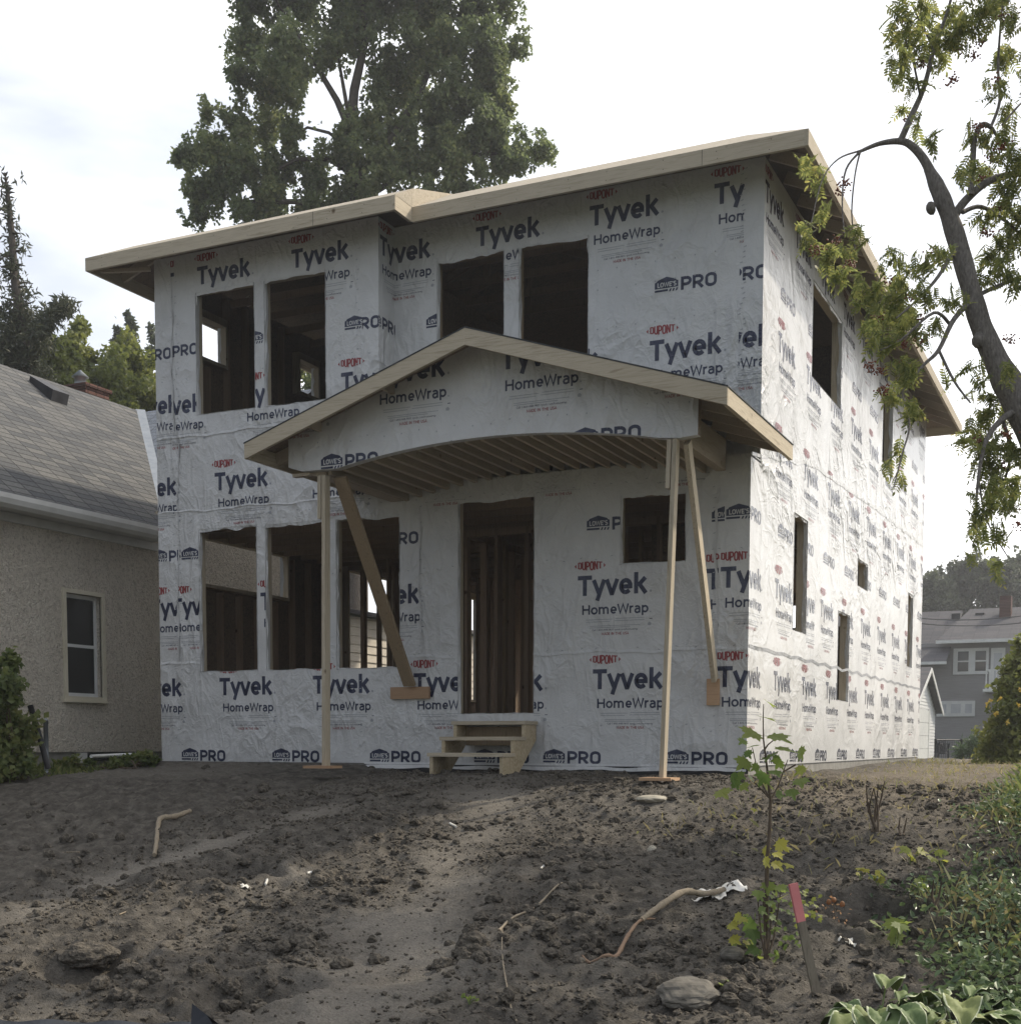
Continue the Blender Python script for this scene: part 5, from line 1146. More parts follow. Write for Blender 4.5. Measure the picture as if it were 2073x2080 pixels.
BR = [([(1758, 330), (1742, 300), (1722, 277), (1700, 266), (1660, 270), (1622, 285)], [20, 17, 15, 13, 9, 6], 0),
      ([(1622, 285), (1595, 320), (1588, 380), (1592, 440)], [5, 4, 3, 2], -.15), ([(1622, 285), (1612, 330), (1606, 400), (1612, 470)], [4, 3, 3, 2], .1), ([(1622, 284), (1580, 300), (1550, 340), (1530, 420)], [4, 3, 2, 2], -.3),
      ([(1697, 268), (1718, 220), (1742, 165), (1762, 90), (1790, 10), (1805, -60)], [13, 12, 10, 8, 6, 4], .1), ([(1762, 95), (1745, 60), (1720, 10)], [5, 4, 3], 0), ([(1735, 180), (1720, 110), (1700, 60)], [5, 4, 2], -.2),
      ([(1798, 410), (1820, 378), (1858, 345), (1900, 330), (1960, 320)], [17, 16, 14, 13, 12], .1), ([(1830, 368), (1834, 310), (1838, 262), (1850, 236), (1868, 240), (1885, 265)], [12, 11, 10, 11, 8, 4], .15),
      ([(1868, 240), (1885, 190), (1882, 120), (1890, 0), (1895, -80)], [6, 6, 5, 4, 3], .3), ([(1890, 235), (1915, 205), (1940, 180)], [5, 4, 3], .3),
      ([(1815, 400), (1850, 390), (1900, 420), (1950, 470)], [9, 8, 6, 4], .2), ([(1840, 560), (1800, 600), (1770, 660), (1740, 690), (1700, 740)], [12, 10, 8, 6, 3], -.3),
      ([(1838, 560), (1880, 540), (1930, 520)], [9, 8, 7], .3), ([(1800, 470), (1770, 520), (1735, 560), (1690, 600)], [9, 7, 5, 3], -.3), ([(1790, 610), (1760, 590), (1700, 640), (1660, 660)], [7, 6, 4, 3], -.4),
      ([(1925, 770), (1890, 790), (1860, 830), (1845, 900), (1838, 1000)], [16, 12, 9, 6, 3], -.2), ([(1890, 790), (1905, 860), (1880, 950)], [8, 6, 3], .2), ([(1700, 740), (1715, 800), (1700, 860), (1685, 920)], [4, 4, 3, 2], -.4),
      ([(1845, 900), (1860, 980), (1900, 1050)], [4, 3, 2], -.1), ([(1770, 660), (1800, 720), (1830, 760)], [6, 5, 3], -.2), ([(1960, 820), (2050, 700), (2120, 500), (2150, 250)], [70, 60, 45, 25], .5), ([(2050, 700), (2150, 620), (2260, 500)], [40, 30, 15], .3), ([(2060, 1000), (2100, 780), (2180, 500), (2200, 200)], [50, 45, 35, 15], 2.3), ([(2100, 800), (2250, 620), (2330, 400)], [30, 25, 12], 2.3), ([(2000, 900), (2100, 780), (2260, 700)], [40, 30, 15], -.6)]  # the off-frame limbs are added to carry the shading leaves
for pts, w, dz in BR:
    k = len(pts); sp_, sw_ = smooth_path([at(u, v, RD_+dz*(i/(k-1))) for i, (u, v) in enumerate(pts)], [x*rk/2 for x in w]); mb.tube(sp_, sw_, 7)
mb.build('trunk', M['bark_grey'], row)
RC = [(1705, 25, 34), (1690, 65, 26), (1722, 85, 30), (1694, 115, 26), (1755, 30, 34), (1800, 35, 36), (1765, 100, 32), (1692, 150, 20), (1722, 160, 24), (1785, 75, 30), (1835, 55, 34), (1855, 15, 34), (1885, 10, 34), (1905, 40, 26), (1700, 205, 16), (1730, 225, 14),
      (1885, 110, 24), (1905, 95, 24), (1875, 165, 18), (1898, 210, 24), (1885, 260, 34), (1912, 300, 34), (1835, 255, 22), (1765, 262, 20), (1855, 330, 24), (1900, 360, 36), (1920, 410, 36), (1862, 410, 28), (1812, 330, 18), (1900, 450, 34), (1870, 470, 30), (1905, 520, 34),
      (1515, 308, 20), (1538, 335, 22), (1556, 400, 20), (1532, 452, 24), (1560, 485, 28), (1598, 470, 26), (1622, 440, 20), (1585, 520, 24), (1612, 525, 20), (1520, 420, 16), (1640, 560, 34), (1655, 590, 32),
      (1690, 560, 30), (1705, 530, 26), (1735, 500, 30), (1745, 560, 30), (1720, 620, 34), (1672, 640, 28), (1640, 625, 22), (1700, 600, 30), (1760, 620, 24), (1700, 700, 30), (1680, 745, 26), (1722, 780, 24), (1690, 850, 18), (1670, 880, 14), (1700, 905, 14), (1715, 690, 26),
      (1685, 475, 20), (1705, 495, 16), (1660, 505, 14), (1845, 800, 30), (1880, 850, 36), (1900, 700, 22), (1862, 890, 32), (1850, 950, 32), (1835, 1015, 20), (1905, 780, 34), (1918, 850, 34), (1900, 930, 26), (1850, 720, 18), (1885, 1000, 22), (1828, 1040, 14), (1875, 1060, 12), (1830, 690, 16), (1790, 720, 14), (1815, 830, 16), (1800, 560, 24), (1850, 520, 24), (1780, 470, 22),
      (1920, 900, 26), (1855, 850, 30), (1870, 930, 30), (1845, 985, 26), (1880, 1085, 10)]
SHADE_CROWN = [(2000+60*i, v+((i*97) % 80), 75) for i in range(6) for v in (-150, 0, 150, 300, 450, 600)]+[(1960, -60, 60), (1880, -120, 60), (1800, -160, 60), (1970, 120, 50), (1985, 420, 60), (1975, 660, 50)]  # out-of-frame leaf clusters, added to shade the foreground
# compound leaf: paired leaflets on a curved stalk
def compound(P, D, Nn, Lg, rng):
    n = len(P); X_ = np.cross(D, Nn); V = []; F = []; rn = []
    base = 0
    npair = 6
    for k in range(npair*2+1):
        pr_ = k//2; s_ = -1 if k % 2 == 0 else 1; t = .18+.80*pr_/npair if k < npair*2 else .98
        ang = R(62) if k < npair*2 else 0
        lf = .36*(1-.25*abs(t-.5)) if k < npair*2 else .34
        root = P+D*(t*Lg)[:, None]-Nn*(.35*t*t*Lg)[:, None]
        dirn = D*math.cos(ang)+X_*(s_*math.sin(ang))-Nn*(.25+.25*rng.random((n, 1))); dirn /= np.linalg.norm(dirn, axis=1)[:, None]
        side = np.cross(dirn, Nn); side /= np.linalg.norm(side, axis=1)[:, None]; up_ = np.cross(side, dirn)
        ll = (lf*Lg)[:, None]*rng.uniform(.85, 1.1, (n, 1)); w = ll*.17
        q = np.stack([root, root+dirn*ll*.35-side*w+up_*w*.3, root+dirn*ll*.72-side*w*.8+up_*w*.25, root+dirn*ll, root+dirn*ll*.72+side*w*.8+up_*w*.25, root+dirn*ll*.35+side*w+up_*w*.3], 1)
        V.append(q.reshape(-1, 3)); b = base+np.arange(n)[:, None]*6
        F.append(b+np.array([[0, 3, 2, 1]])); F.append(b+np.array([[0, 5, 4, 3]])); base += n*6; rn.append(np.repeat(np.clip(rng.normal(.45, .25, n), 0, 1), 6))
    w = .004; q = np.stack([P-X_*w, P+X_*w, P+D*(Lg*.95)[:, None]-Nn*(.32*Lg)[:, None], P+D*(Lg*.5)[:, None]-Nn*(.0875*Lg)[:, None]-X_*w], 1)
    V.append(q.reshape(-1, 3)); F.append(base+np.arange(n)[:, None]*4+np.array([[0, 1, 2, 3]])); rn.append(np.full(n*4, .3))
    return np.concatenate(V), np.concatenate(F), np.concatenate(rn)
def rowan_leaves(name, cl, per, seed, dep=RD_):
    rng = np.random.default_rng(seed); P = []; 
    for u, v, r in cl:
        n = max(2, int(per*r*r)); d = rng.normal(size=(n, 3)); d /= np.linalg.norm(d, axis=1)[:, None]; rad = rng.random(n)**.5*r*ppx(dep)*.95
        c = at(u, v, dep+rng.normal()*.35); P.append(c+d*rad[:, None]*np.array([1, 1, 1]))
    P = np.concatenate(P); n = len(P)
    D = rng.normal(size=(n, 3)); D[:, 2] = D[:, 2]*.5-.75; D /= np.linalg.norm(D, axis=1)[:, None]
    N = rng.normal(size=(n, 3))*.5+np.array([0, 0, 1.]); N -= (N*D).sum(1)[:, None]*D; N /= np.linalg.norm(N, axis=1)[:, None]
    L_ = rng.uniform(.075, .14, n); P = P-D*(L_*.45)[:, None]
    V, F, rn = compound(P, D, N, L_, rng); return mesh_np(name, V, F, M['leaf_rowan'], row, attr={'rnd': rn})
rowan_leaves('leaves', RC+[(u+d0*38, v+d1*30, r*.75) for i, (u, v, r) in enumerate(RC) if i % 3 == 0 and u > 1650 for d0, d1 in ((rng.uniform(-1, 1), rng.uniform(-1, 1)),)], .022, 5)
rowan_leaves('leaves', SHADE_CROWN, .022, 6)
rowan_leaves('leaves', [(2010+58*i, v+((i*61) % 50), 62) for i in range(7) for v in (-60, 40, 140, 240, 340, 440, 540, 640)], .024, 8, 10.8)  # unseen clusters set further back, added to keep sun off the foreground
M['berry'] = simple('berry', [(.17, .05, .03), (.26, .08, .035)], 20, .4); Vi, Fi = ico(1)
cs = []
for (u, v) in ((1702, 40), (1714, 62), (1800, 90), (1850, 80), (1835, 105), (1885, 30), (1905, 35), (1735, 118), (1795, 150), (1880, 150), (1845, 240), (1890, 280), (1870, 300), (1848, 335), (1905, 345), (1885, 390), (1920, 330), (1590, 345), (1585, 360), (1540, 470), (1602, 500), (1575, 455), (1650, 600), (1735, 600), (1720, 560), (1702, 650), (1660, 700), (1755, 480), (1680, 530), (1870, 680), (1905, 640), (1850, 830), (1890, 880), (1905, 960), (1925, 990), (1640, 690), (1668, 735), (1900, 820), (1716, 225), (1865, 440), (1740, 640), (1700, 690)):
    c = at(u, v, RD_-.15+.3*rng.random()); m_ = rng.integers(26, 44); cs.append(c+rng.normal(size=(m_, 3))*np.array([.021, .021, .015]))
cs = np.concatenate(cs); nb = len(cs)
V = (cs[:, None]+Vi[None]*rng.uniform(.0055, .0075, nb)[:, None, None]).reshape(-1, 3); F = (Fi[None]+np.arange(nb)[:, None, None]*len(Vi)).reshape(-1, 3)
bo = mesh_np('berries', V, F, M['berry'], row, smooth=True); bo['kind'] = 'stuff'
fix_parent(row)

# ------------------------------------------------------------------ loose soil, stones and litter
rng = np.random.default_rng(91); Vc, Fc = ico(2)
def pebble_field(name, n, region, smin, smax, mat, label, rngs, dens=None, flat=.75):
    x = rngs.uniform(region[0], region[1], n*4); y = rngs.uniform(region[2], region[3], n*4)
    r_, d_ = relief(x, y); keep = rngs.random(n*4) < (np.clip(1.1-1.2*d_, .22, 1)*np.clip(.2+1.6*vn(x*1.7, y*1.7, 44), 0, 1)*(green_mask(x, y) < .35)*(~((x > -.1) & (x < 7.4) & (y > -.12))))
    x, y, r_ = x[keep][:n], y[keep][:n], r_[keep][:n]; n = len(x)
    s = smin*(smax/smin)**(rngs.random(n)**2.6); z = base_z(x, y)+r_+s*.18
    Vb, Fb = ico(1 if smax < .03 else 3); dirs = rngs.normal(size=(n, 9, 3))*np.array([1, 1, 1, 1.8, 1.8, 2.6, 2.6, 3.4, 3.4])[None, :, None]; 
    W_ = np.einsum('vk,njk->nvj', Vb, dirs)*1.6; rad = 1+(np.array([.15, .15, .13, .12, .12, .09, .09, .08, .08])*np.sin(W_+rngs.uniform(0, 6, (n, 1, 9)))).sum(-1)
    V = Vb[None]*rad[..., None]*(s[:, None]*rngs.uniform(.7, 1.25, (n, 3))*np.array([1, 1, flat]))[:, None]
    a = rngs.uniform(0, 6.28, n); ca, sa = np.cos(a)[:, None], np.sin(a)[:, None]
    V = np.stack([V[..., 0]*ca-V[..., 1]*sa, V[..., 0]*sa+V[..., 1]*ca, V[..., 2]], -1)+np.stack([x, y, z], -1)[:, None]
    F = Fb[None]+np.arange(n)[:, None, None]*len(Vb)
    o = mesh_np(name, V.reshape(-1, 3), F.reshape(-1, 3), mat, smooth=False); tag(o, label, 'soil clods', kind='stuff'); return o
M['clod'] = simple('clod', [(.052, .046, .038), (.10, .088, .072), (.17, .15, .122)], 38, .97, 1.0, .03, spec=.08, detail=8)
pebble_field('soil_crumbs', 34000, (3.5, 11.5, -8.8, -.2), .005, .020, M['clod'], 'fine dark crumbs of soil strewn over the bare mound', rng)
pebble_field('soil_clods', 1800, (3.8, 11.2, -8.8, -.3), .014, .05, M['clod'], 'lumpy dark clods of soil lying on the bare mound', rng)
# heaps of clods along the ruts
M['pale_soil'] = simple('pale_soil', [(.13, .115, .09), (.2, .18, .145)], 14, .95, .8, .02)
heap = []
for u, v, sp, k in ((470, 1875, 26, 60), (640, 1660, 22, 45), (250, 1855, 24, 30), (560, 1790, 30, 40), (880, 1800, 34, 60), (990, 1740, 34, 50), (1100, 1770, 40, 60), (1080, 1640, 40, 40), (420, 1660, 26, 40), (1650, 1740, 26, 40), (480, 1500, 22, 30), (700, 1452, 50, 40), (1290, 1830, 60, 50), (90, 1540, 60, 40), (150, 1640, 60, 40), (470, 1440, 60, 30), (1430, 1860, 40, 40)):
    for _ in range(k): heap.append((u+rng.normal()*sp, v+rng.normal()*sp*.6))
def cblob(mb, c, r, seed, flat=.8, sub=3, rough=1.0):
    """broken lump: several octaves of relief, faceted"""
    V, F = ico(sub); rs = np.random.default_rng(seed); rad = np.ones(len(V))
    for f, a in ((1.4, .20), (2.2, .16), (3.6, .11), (5.5, .08), (8, .05)):
        for _ in range(2): d = rs.normal(size=3)*f; rad += rough*a*np.abs(np.sin(V@d+rs.uniform(0, 6)))-rough*a*.5
    W = V*rad[:, None]*np.array([r*rs.uniform(.8, 1.25), r*rs.uniform(.75, 1.15), r*flat])+np.array(c)
    b = len(mb.v); mb.v += [tuple(p) for p in W.tolist()]
    for f in F: mb.f.append(tuple(int(b+i) for i in f)); mb.m.append(0); mb.sm.append(False)
mb = MB()
for i, (u, v) in enumerate(heap):
    if v > 1950: continue
    p = gp(u, v); s = .010+.042*rng.random()**3
    cblob(mb, (p[0], p[1], gz(p[0], p[1])+s*.2), s, i)
tag(mb.build('soil_heaps', M['clod']), 'bigger clods heaped beside the ruts and hollows', 'soil clods', kind='stuff')
M['stone'] = simple('stone', [(.085, .077, .064), (.16, .146, .122)], 16, .9, .6, .01); M['stone_pale'] = simple('pale_stone', [(.30, .27, .21), (.40, .37, .30)], 14, .9, .5, .01)
def stone(u, v, rpx, lab, mat='stone', flat=.6, seed=1, rough=.22):
    p = gp(u, v); d = float((p-CAM)@FWD); r = rpx*ppx(d); z = gz(p[0], p[1]); mb = MB(); cblob(mb, (0, 0, 0), r, seed, flat, 4, .8 if mat == 'clod' else .35)
    o = mb.build('stone', M[mat], None, (p[0], p[1], z+r*flat*.35)); tag(o, lab, 'stone'); return o
stone(1380, 1822, 20, 'round buff stone half buried below the maple sapling', 'stone', .75, 3)
stone(1228, 1517, 26, 'flat pale stone lying near the foot of the right hand post', 'stone_pale', .3, 4)
stone(1230, 1606, 9, 'small pale upright stone in the middle of the slope', 'stone_pale', 1.1, 5)
stone(749, 1872, 7, 'small round stone on the packed track', 'stone', .8, 6)
stone(166, 1790, 40, 'large dark flat topped boulder in the left foreground', 'clod', .55, 8)
stone(893, 1788, 26, 'squat dark boulder of soil right of the packed track', 'clod', .95, 9)
stone(1650, 1710, 24, 'dark angular boulder beside the hole on the right', 'clod', .9, 12)
stone(486, 1508, 16, 'lone dark clod below the triple window', 'clod', .5, 13)
# broken slab
p = gp(1296, 1886); z = gz(p[0], p[1]); mb = MB(); cblob(mb, (0, 0, 0), .125, 5, .42, 4, .55); o = mb.build('broken_slab', M['stone'], None, (p[0], p[1], z+.02)); o.rotation_euler = (.25, -.12, .5)
tag(o, 'broken grey slab of concrete tilted in the soil at the bottom', 'slab')
def stick(name, pts, w, lab, mat, cat, lift=.02, n=7, arch=0):
    P3 = []
    for i, (u, v) in enumerate(pts):
        q = gp(u, v); P3.append(np.array([q[0], q[1], gz(q[0], q[1])+lift+arch*math.sin(math.pi*i/(len(pts)-1))]))
    d = float((P3[0]-CAM)@FWD); mb = MB(); ws = [max(.0018, x*ppx(d)/2) for x in (w if hasattr(w, '__len__') else [w]*len(pts))]
    if len(P3) > 2: P3, ws = smooth_path(P3, ws, 5)
    ws = [q*(1+.15*math.sin(i*2.3)) for i, q in enumerate(ws)]; mb.tube(P3, ws, n)
    o = mb.build(name, mat); tag(o, lab, cat); return o
M['dead_wood'] = simple('dead_wood', [(.19, .155, .11), (.30, .25, .18)], 18, .85, .4, .004, mapping=(4, 4, 4)); M['root'] = simple('root', [(.2, .13, .085), (.28, .19, .125)], 20, .8, .4, .004)
stick('crooked_stick', [(291, 1606), (295, 1585), (298, 1563), (304, 1554), (330, 1545), (358, 1533)], [8, 9, 10, 11, 11, 10], 'crooked pale dead stick lying on the left of the mound', M['dead_wood'], 'stick', .03)
c2 = lambda a, b: ((900+a/3.208)/K, (1500+b/3.208)/K)
stick('fallen_branch', [c2(*q) for q in ((1290, 1235), (1390, 1185), (1560, 1105), (1700, 1065), (1830, 1030))], [10, 13, 14, 13, 11], 'thick brown fallen branch in front of the white plastic rag', M['dead_wood'], 'branch', .04, arch=.03)
stick('torn_root', [c2(*q) for q in ((905, 1368), (960, 1395), (1060, 1405), (1130, 1375), (1200, 1295), (1280, 1240), (1380, 1200))], [3, 7, 8, 9, 8, 6, 3], 'torn reddish root curving out of the soil left of the branch', M['root'], 'root', .03, arch=.02)
stick('thin_branch', [c2(*q) for q in ((365, 1290), (450, 1205), (600, 1130), (735, 1065), (775, 1040))], [6, 5, 5, 4, 2], 'thin pale twig lying in the middle of the slope', M['dead_wood'], 'twig', .02)
stick('long_root', [c2(*q) for q in ((385, 1300), (382, 1400), (395, 1530), (420, 1640), (445, 1760), (480, 1855))], [2, 2, 3, 3, 4, 3], 'long stringy root running down to the bottom edge', M['dead_wood'], 'root', .015)
for i, pts in enumerate((((225, 1740), (275, 1722)), ((110, 1597), (150, 1601)), ((310, 1616), (335, 1615)))):
    stick('wood_sliver', pts, 2.5, ('pale sliver of wood beside the dark boulder on the left', 'thin wood sliver at the far left below the fence post', 'short straw like sliver near the crooked stick')[i], M['dead_wood'], 'sliver', .012, 5)
M['plastic'] = simple('plastic_film', [(.60, .57, .50), (.74, .72, .67)], 12, .4, .5, .01)
def rag(u, v, wpx, hpx, lab, seed, hh=.05, name='plastic_rag'):
    p = gp(u, v); d = float((p-CAM)@FWD); k = ppx(d); rg_ = np.random.default_rng(seed); n = 22; g = np.linspace(-1, 1, n); A, B = np.meshgrid(g, g)
    rr_ = np.hypot(A, B); Xp = p[0]+RGT[0]*A*wpx*k*.5+FWD[0]*B*hpx*k*1.4; Yp = p[1]+RGT[1]*A*wpx*k*.5+FWD[1]*B*hpx*k*1.4
    z = np.array([[gz(Xp[i, j], Yp[i, j]) for j in range(n)] for i in range(n)])+.012+hh*np.abs(2*fbm(A*3+seed, B*3, 1.2, 3, seed)-1)*1.3+hh*.7*np.exp(-(rr_/.7)**2)
    idx = np.arange(n*n).reshape(n, n); F = np.stack([idx[:-1, :-1], idx[:-1, 1:], idx[1:, 1:], idx[1:, :-1]], -1).reshape(-1, 4)
    cen = np.stack([A, B], -1).reshape(-1, 2)[F].mean(1); keep = np.hypot(cen[:, 0], cen[:, 1]) < .75+.25*np.sin(np.arctan2(cen[:, 1], cen[:, 0])*5+seed)
    o = mesh_np(name, np.stack([Xp, Yp, z], -1).reshape(-1, 3), F[keep], M['plastic'], smooth=True); tag(o, lab, 'plastic scrap'); return o
rag(1352, 1690, 110, 22, 'crumpled white plastic sheeting behind the fallen branch', 3, .03)
rag(1597, 1783, 36, 10, 'small pale plastic piece beside the survey stake', 4, .012)
rag(463, 1674, 22, 10, 'white torn scrap left of two slim white strips', 6, .012)
rag(33, 1920, 26, 10, 'crumpled white scrap at the bottom left corner', 7, .012)
for (u, v, u2, v2, lab) in ((501, 1670, 504, 1658, 'short upright white strip right of the torn scrap'), (582, 1668, 591, 1656, 'thin slanting white strip in the middle left'), (848, 1544, 860, 1550, 'white chip lying below the wooden steps'), (580, 1640, 588, 1638, 'tiny white fleck above the slanting strip'), (1020, 1645, 1026, 1643, 'tiny white pebble like chip left of centre slope')):
    o = stick('litter_strip', [(u, v), (u2, v2)], 5, lab, M['plastic'], 'litter', .012, 4)
# black silt sheet along the bottom left
mb = MB(); ps = []
for u in np.arange(-120, 440, 14):
    t = at(u, 1924+.018*u+3*math.sin(u*.05), 5.9); bt = at(u, 1990, 5.75); ps.append((t, bt))
for (a, b), (c, d) in zip(ps[:-1], ps[1:]):
    md = (a+b)/2+np.array([.02, -.03, .02*math.sin(a[0]*20)]); me_ = (c+d)/2+np.array([.02, -.03, .02*math.sin(c[0]*20)])
    mb.poly([md, me_, c, a], 0, True); mb.poly([b, d, me_, md], 0, True); mb.poly([a, c, c+np.array([-.05, .12, -.16]), a+np.array([-.05, .12, -.16])], 0, True)
f0, f1, f2, f3 = at(360, 1935, 5.8), at(362, 1893, 5.85), at(390, 1915, 5.8), at(405, 1938, 5.75)
mb.poly([f0, f3, f2, f1], 0); mb.poly([f1, f2, f2+np.array([.03, .05, -.05]), f0+np.array([.02, .06, 0])], 0)
M['sheet'] = simple('black_sheet', [(.014, .015, .018), (.035, .038, .045)], 6, .4, .4, .01)
tag(mb.build('silt_sheet', M['sheet']), 'black plastic silt sheet with a torn flap along the bottom left edge', 'plastic sheet')

# ------------------------------------------------------------------ survey stake, sapling, hostas and ground cover
p = gp(1540, 1897); d = float((p-CAM)@FWD); b = np.array([p[0], p[1], gz(p[0], p[1])]); t_ = at(1495, 1667, d)
e = empty('survey_stake', b, 'leaning wooden survey stake with a pink painted top', 'stake')
M['stake'] = wood_mat('stake_wood', (.10, .085, .065), (.15, .13, .10), (.08, .068, .05), grain=(9, 9, .6), scale=6); M['pink'] = simple('pink_paint', [(.42, .13, .13), (.52, .18, .18)], 9, .6)
dv = t_-b; mb = MB(); mb.bar(b-dv*.12, b+dv*.66, .042, .012, tuple(RGT*1.0+FWD*.3)); mb.build('shaft', M['stake'], e)
mb = MB(); mb.bar(b+dv*.66, t_, .043, .0125, tuple(RGT*1.0+FWD*.3)); mb.build('painted_top', M['pink'], e); fix_parent(e)
# lobed leaf template
def lobed(n5=5):
    pts = [(0, -.05), (.10, .02), (.40, -.04), (.30, .10), (.58, .22), (.46, .34), (.62, .62), (.36, .56), (.30, .66), (.16, .62), (.13, .84), (0, 1.08)]
    L = pts+[(-x, y) for x, y in pts[-2:0:-1]]
    V = [(0, .28, .0)]+[(x, y, .10*abs(x)-.16*max(0, y-.5)-.05*x*x) for x, y in L]; n = len(L)
    F = [(0, 1+i, 1+(i+1) % n) for i in range(n)]
    return np.array(V), np.array(F)
LV, LF = lobed()
def leaf_set(name, items, mat, parent, seed):
    """items: (point, size, drop direction weight)"""
    rg_ = np.random.default_rng(seed); P = np.array([i[0] for i in items]); s = np.array([i[1] for i in items]); hang = np.array([i[2] for i in items]); n = len(P)
    out = rg_.normal(size=(n, 3)); out[:, 2] = -.25-.9*hang; out += -FWD*.35; out /= np.linalg.norm(out, axis=1)[:, None]
    N = rg_.normal(size=(n, 3))*.35+np.array([0, 0, 1.])-np.outer(hang, FWD)*1.2-FWD*.25; N -= (N*out).sum(1)[:, None]*out; N /= np.linalg.norm(N, axis=1)[:, None]
    tone = np.array([i[3] if len(i) > 3 else rg_.uniform(.2, .6) for i in items])
    return scatter(name, P-out*s[:, None]*.35, s, mat, parent, tv=LV, tf=LF, rng=rg_, rnd=tone, frm=(np.cross(out, N), out, N))
c8 = lambda a, b: ((1450+a/5.683)/K, (1420+b/5.683)/K); c3 = lambda a, b: ((1400+a/2.86)/K, (1500+b/2.86)/K)
SD = 7.0; bu, bv = c3(445, 1320); pb_ = gp(bu, bv); SD = float((pb_-CAM)@FWD); b = np.array([pb_[0], pb_[1], gz(pb_[0], pb_[1])])
sap = empty('maple_sapling', b, 'young maple sapling with bright green lobed leaves in front of the house corner', 'sapling')
S8 = lambda a, b_, dz=0: at(*c8(a, b_), SD+dz); S3 = lambda a, b_, dz=0: at(*c3(a, b_), SD+dz)
mb = MB(); mb.tube([b-np.array([0, 0, .05]), S3(446, 1000), S8(610, 1900), S8(640, 1500), S8(650, 1180), S8(605, 750), S8(570, 480), S8(565, 250), S8(570, 60)], [.013, .012, .010, .009, .008, .0055, .004, .003, .002], 7)
for pts in (((640, 1150), (540, 950), (480, 740), (440, 560)), ((655, 1160), (740, 1000), (800, 830), (850, 700)), ((800, 840), (940, 760)), ((575, 600), (620, 530), (680, 480)), ((640, 1150), (560, 1060), (460, 960))): mb.tube([S8(a, q, .05) for a, q in pts], [.005, .004, .003, .0022][:len(pts)], 5)
for x0 in (-30, -10, 20, 45): mb.tube([b, S3(446+x0, 1150, -.05), S3(446+x0*1.8, 900, .05)], [.006, .005, .003], 5)
mb.build('stem', M['twig'], sap)
q8 = 1/5.683/K; q3_ = 1/2.86/K; pxm = ppx(SD)
L8 = [(640, 50, 170, 0), (600, 220, 210, 0), (430, 400, 260, .1), (730, 445, 280, .1), (460, 545, 150, 0), (800, 585, 250, 0), (1000, 625, 170, .2), (650, 655, 210, .1), (340, 740, 190, .5), (745, 740, 140, .7), (700, 850, 160, .3), (1000, 820, 150, .9, .7), (1000, 955, 170, .4), (300, 890, 110, .9), (345, 1010, 110, .9), (95, 1085, 180, .3, .7), (560, 905, 180, .2, .05), (430, 925, 140, .5, .1), (600, 990, 170, .6, .7), (750, 1105, 110, .3), (895, 1085, 150, .3), (330, 490, 110, .8), (390, 630, 100, .7, .1), (720, 690, 110, .6), (225, 900, 130, .8, .05), (250, 980, 120, .8, .05), (480, 790, 110, .5),
      (770, 1690, 170, .5, .95), (840, 1720, 120, .6, .95), (600, 1750, 110, .6, .9), (730, 1800, 130, .6, .95), (600, 1880, 130, .5, .9), (720, 1915, 150, .6, .95), (860, 1925, 110, .5, .9), (460, 1280, 70, .5, .9)]
items = [(S8(a, q, rng.normal()*.06), w*q8*pxm*1.08, h, *t) for a, q, w, h, *t in L8]
L3 = [(460, 860, 90, .3, .5), (400, 905, 80, .4, .4), (530, 870, 90, .3, .5), (545, 920, 70, .5, .8), (470, 960, 80, .6, .3), (420, 1000, 70, .6, .3), (280, 1040, 80, .8, .85), (250, 1090, 80, .8, .9), (300, 1050, 80, .8, .85), (260, 1170, 80, .8, .9), (350, 1080, 110, .9, .1), (370, 1140, 110, .9, .08), (330, 1190, 60, .7, .9), (370, 1230, 90, .8, .15), (430, 1090, 60, .6, .3), (500, 1110, 50, .6, .5), (480, 1040, 60, .6, .3), (380, 1040, 60, .6, .3)]
L3 += [(620+rng.uniform(0, 140), 870+i*9+rng.normal()*14, 34, .3, .7) for i in range(22)]+[(rng.uniform(400, 640), rng.uniform(880, 1300), rng.uniform(26, 44), .4, rng.uniform(.2, .6)) for i in range(60)]
items += [(S3(a, q, rng.normal()*.08), w*q3_*pxm*.92, h, *t) for a, q, w, h, *t in L3]
leaf_set('leaves', items, M['leaf_sap'], sap, 12); fix_parent(sap)
# hostas
mt, nt, bs = new_mat('hosta_leaf'); M['hosta'] = mt
ae = attr_node(nt, 'edge'); rr_ = attr_node(nt, 'rnd')
body = ramp(nt, rr_, [(0, (.07, .11, .045)), (.6, (.12, .165, .06)), (.85, (.18, .205, .075)), (1, (.28, .22, .07))]); nw = noise_node(nt, 40, 3); edge_f = mathn(nt, 'GREATER_THAN', mathn(nt, 'ADD', ae, mathn(nt, 'MULTIPLY', nw.outputs[0], .2)), 1.0)
cream = nt.nodes.new('ShaderNodeRGB'); cream.outputs[0].default_value = (.42, .45, .30, 1); mx_ = nt.nodes.new('ShaderNodeMix'); mx_.data_type = 'RGBA'; nt.links.new(edge_f, mx_.inputs[0]); nt.links.new(body.outputs[0], mx_.inputs[6]); nt.links.new(cream.outputs[0], mx_.inputs[7]); nt.links.new(mx_.outputs[2], bs.inputs['Base Color']); bs.inputs['Roughness'].default_value = .62; bs.inputs['Specular IOR Level'].default_value = .2; bump(nt, bs, nw.outputs[0], .35, .006)
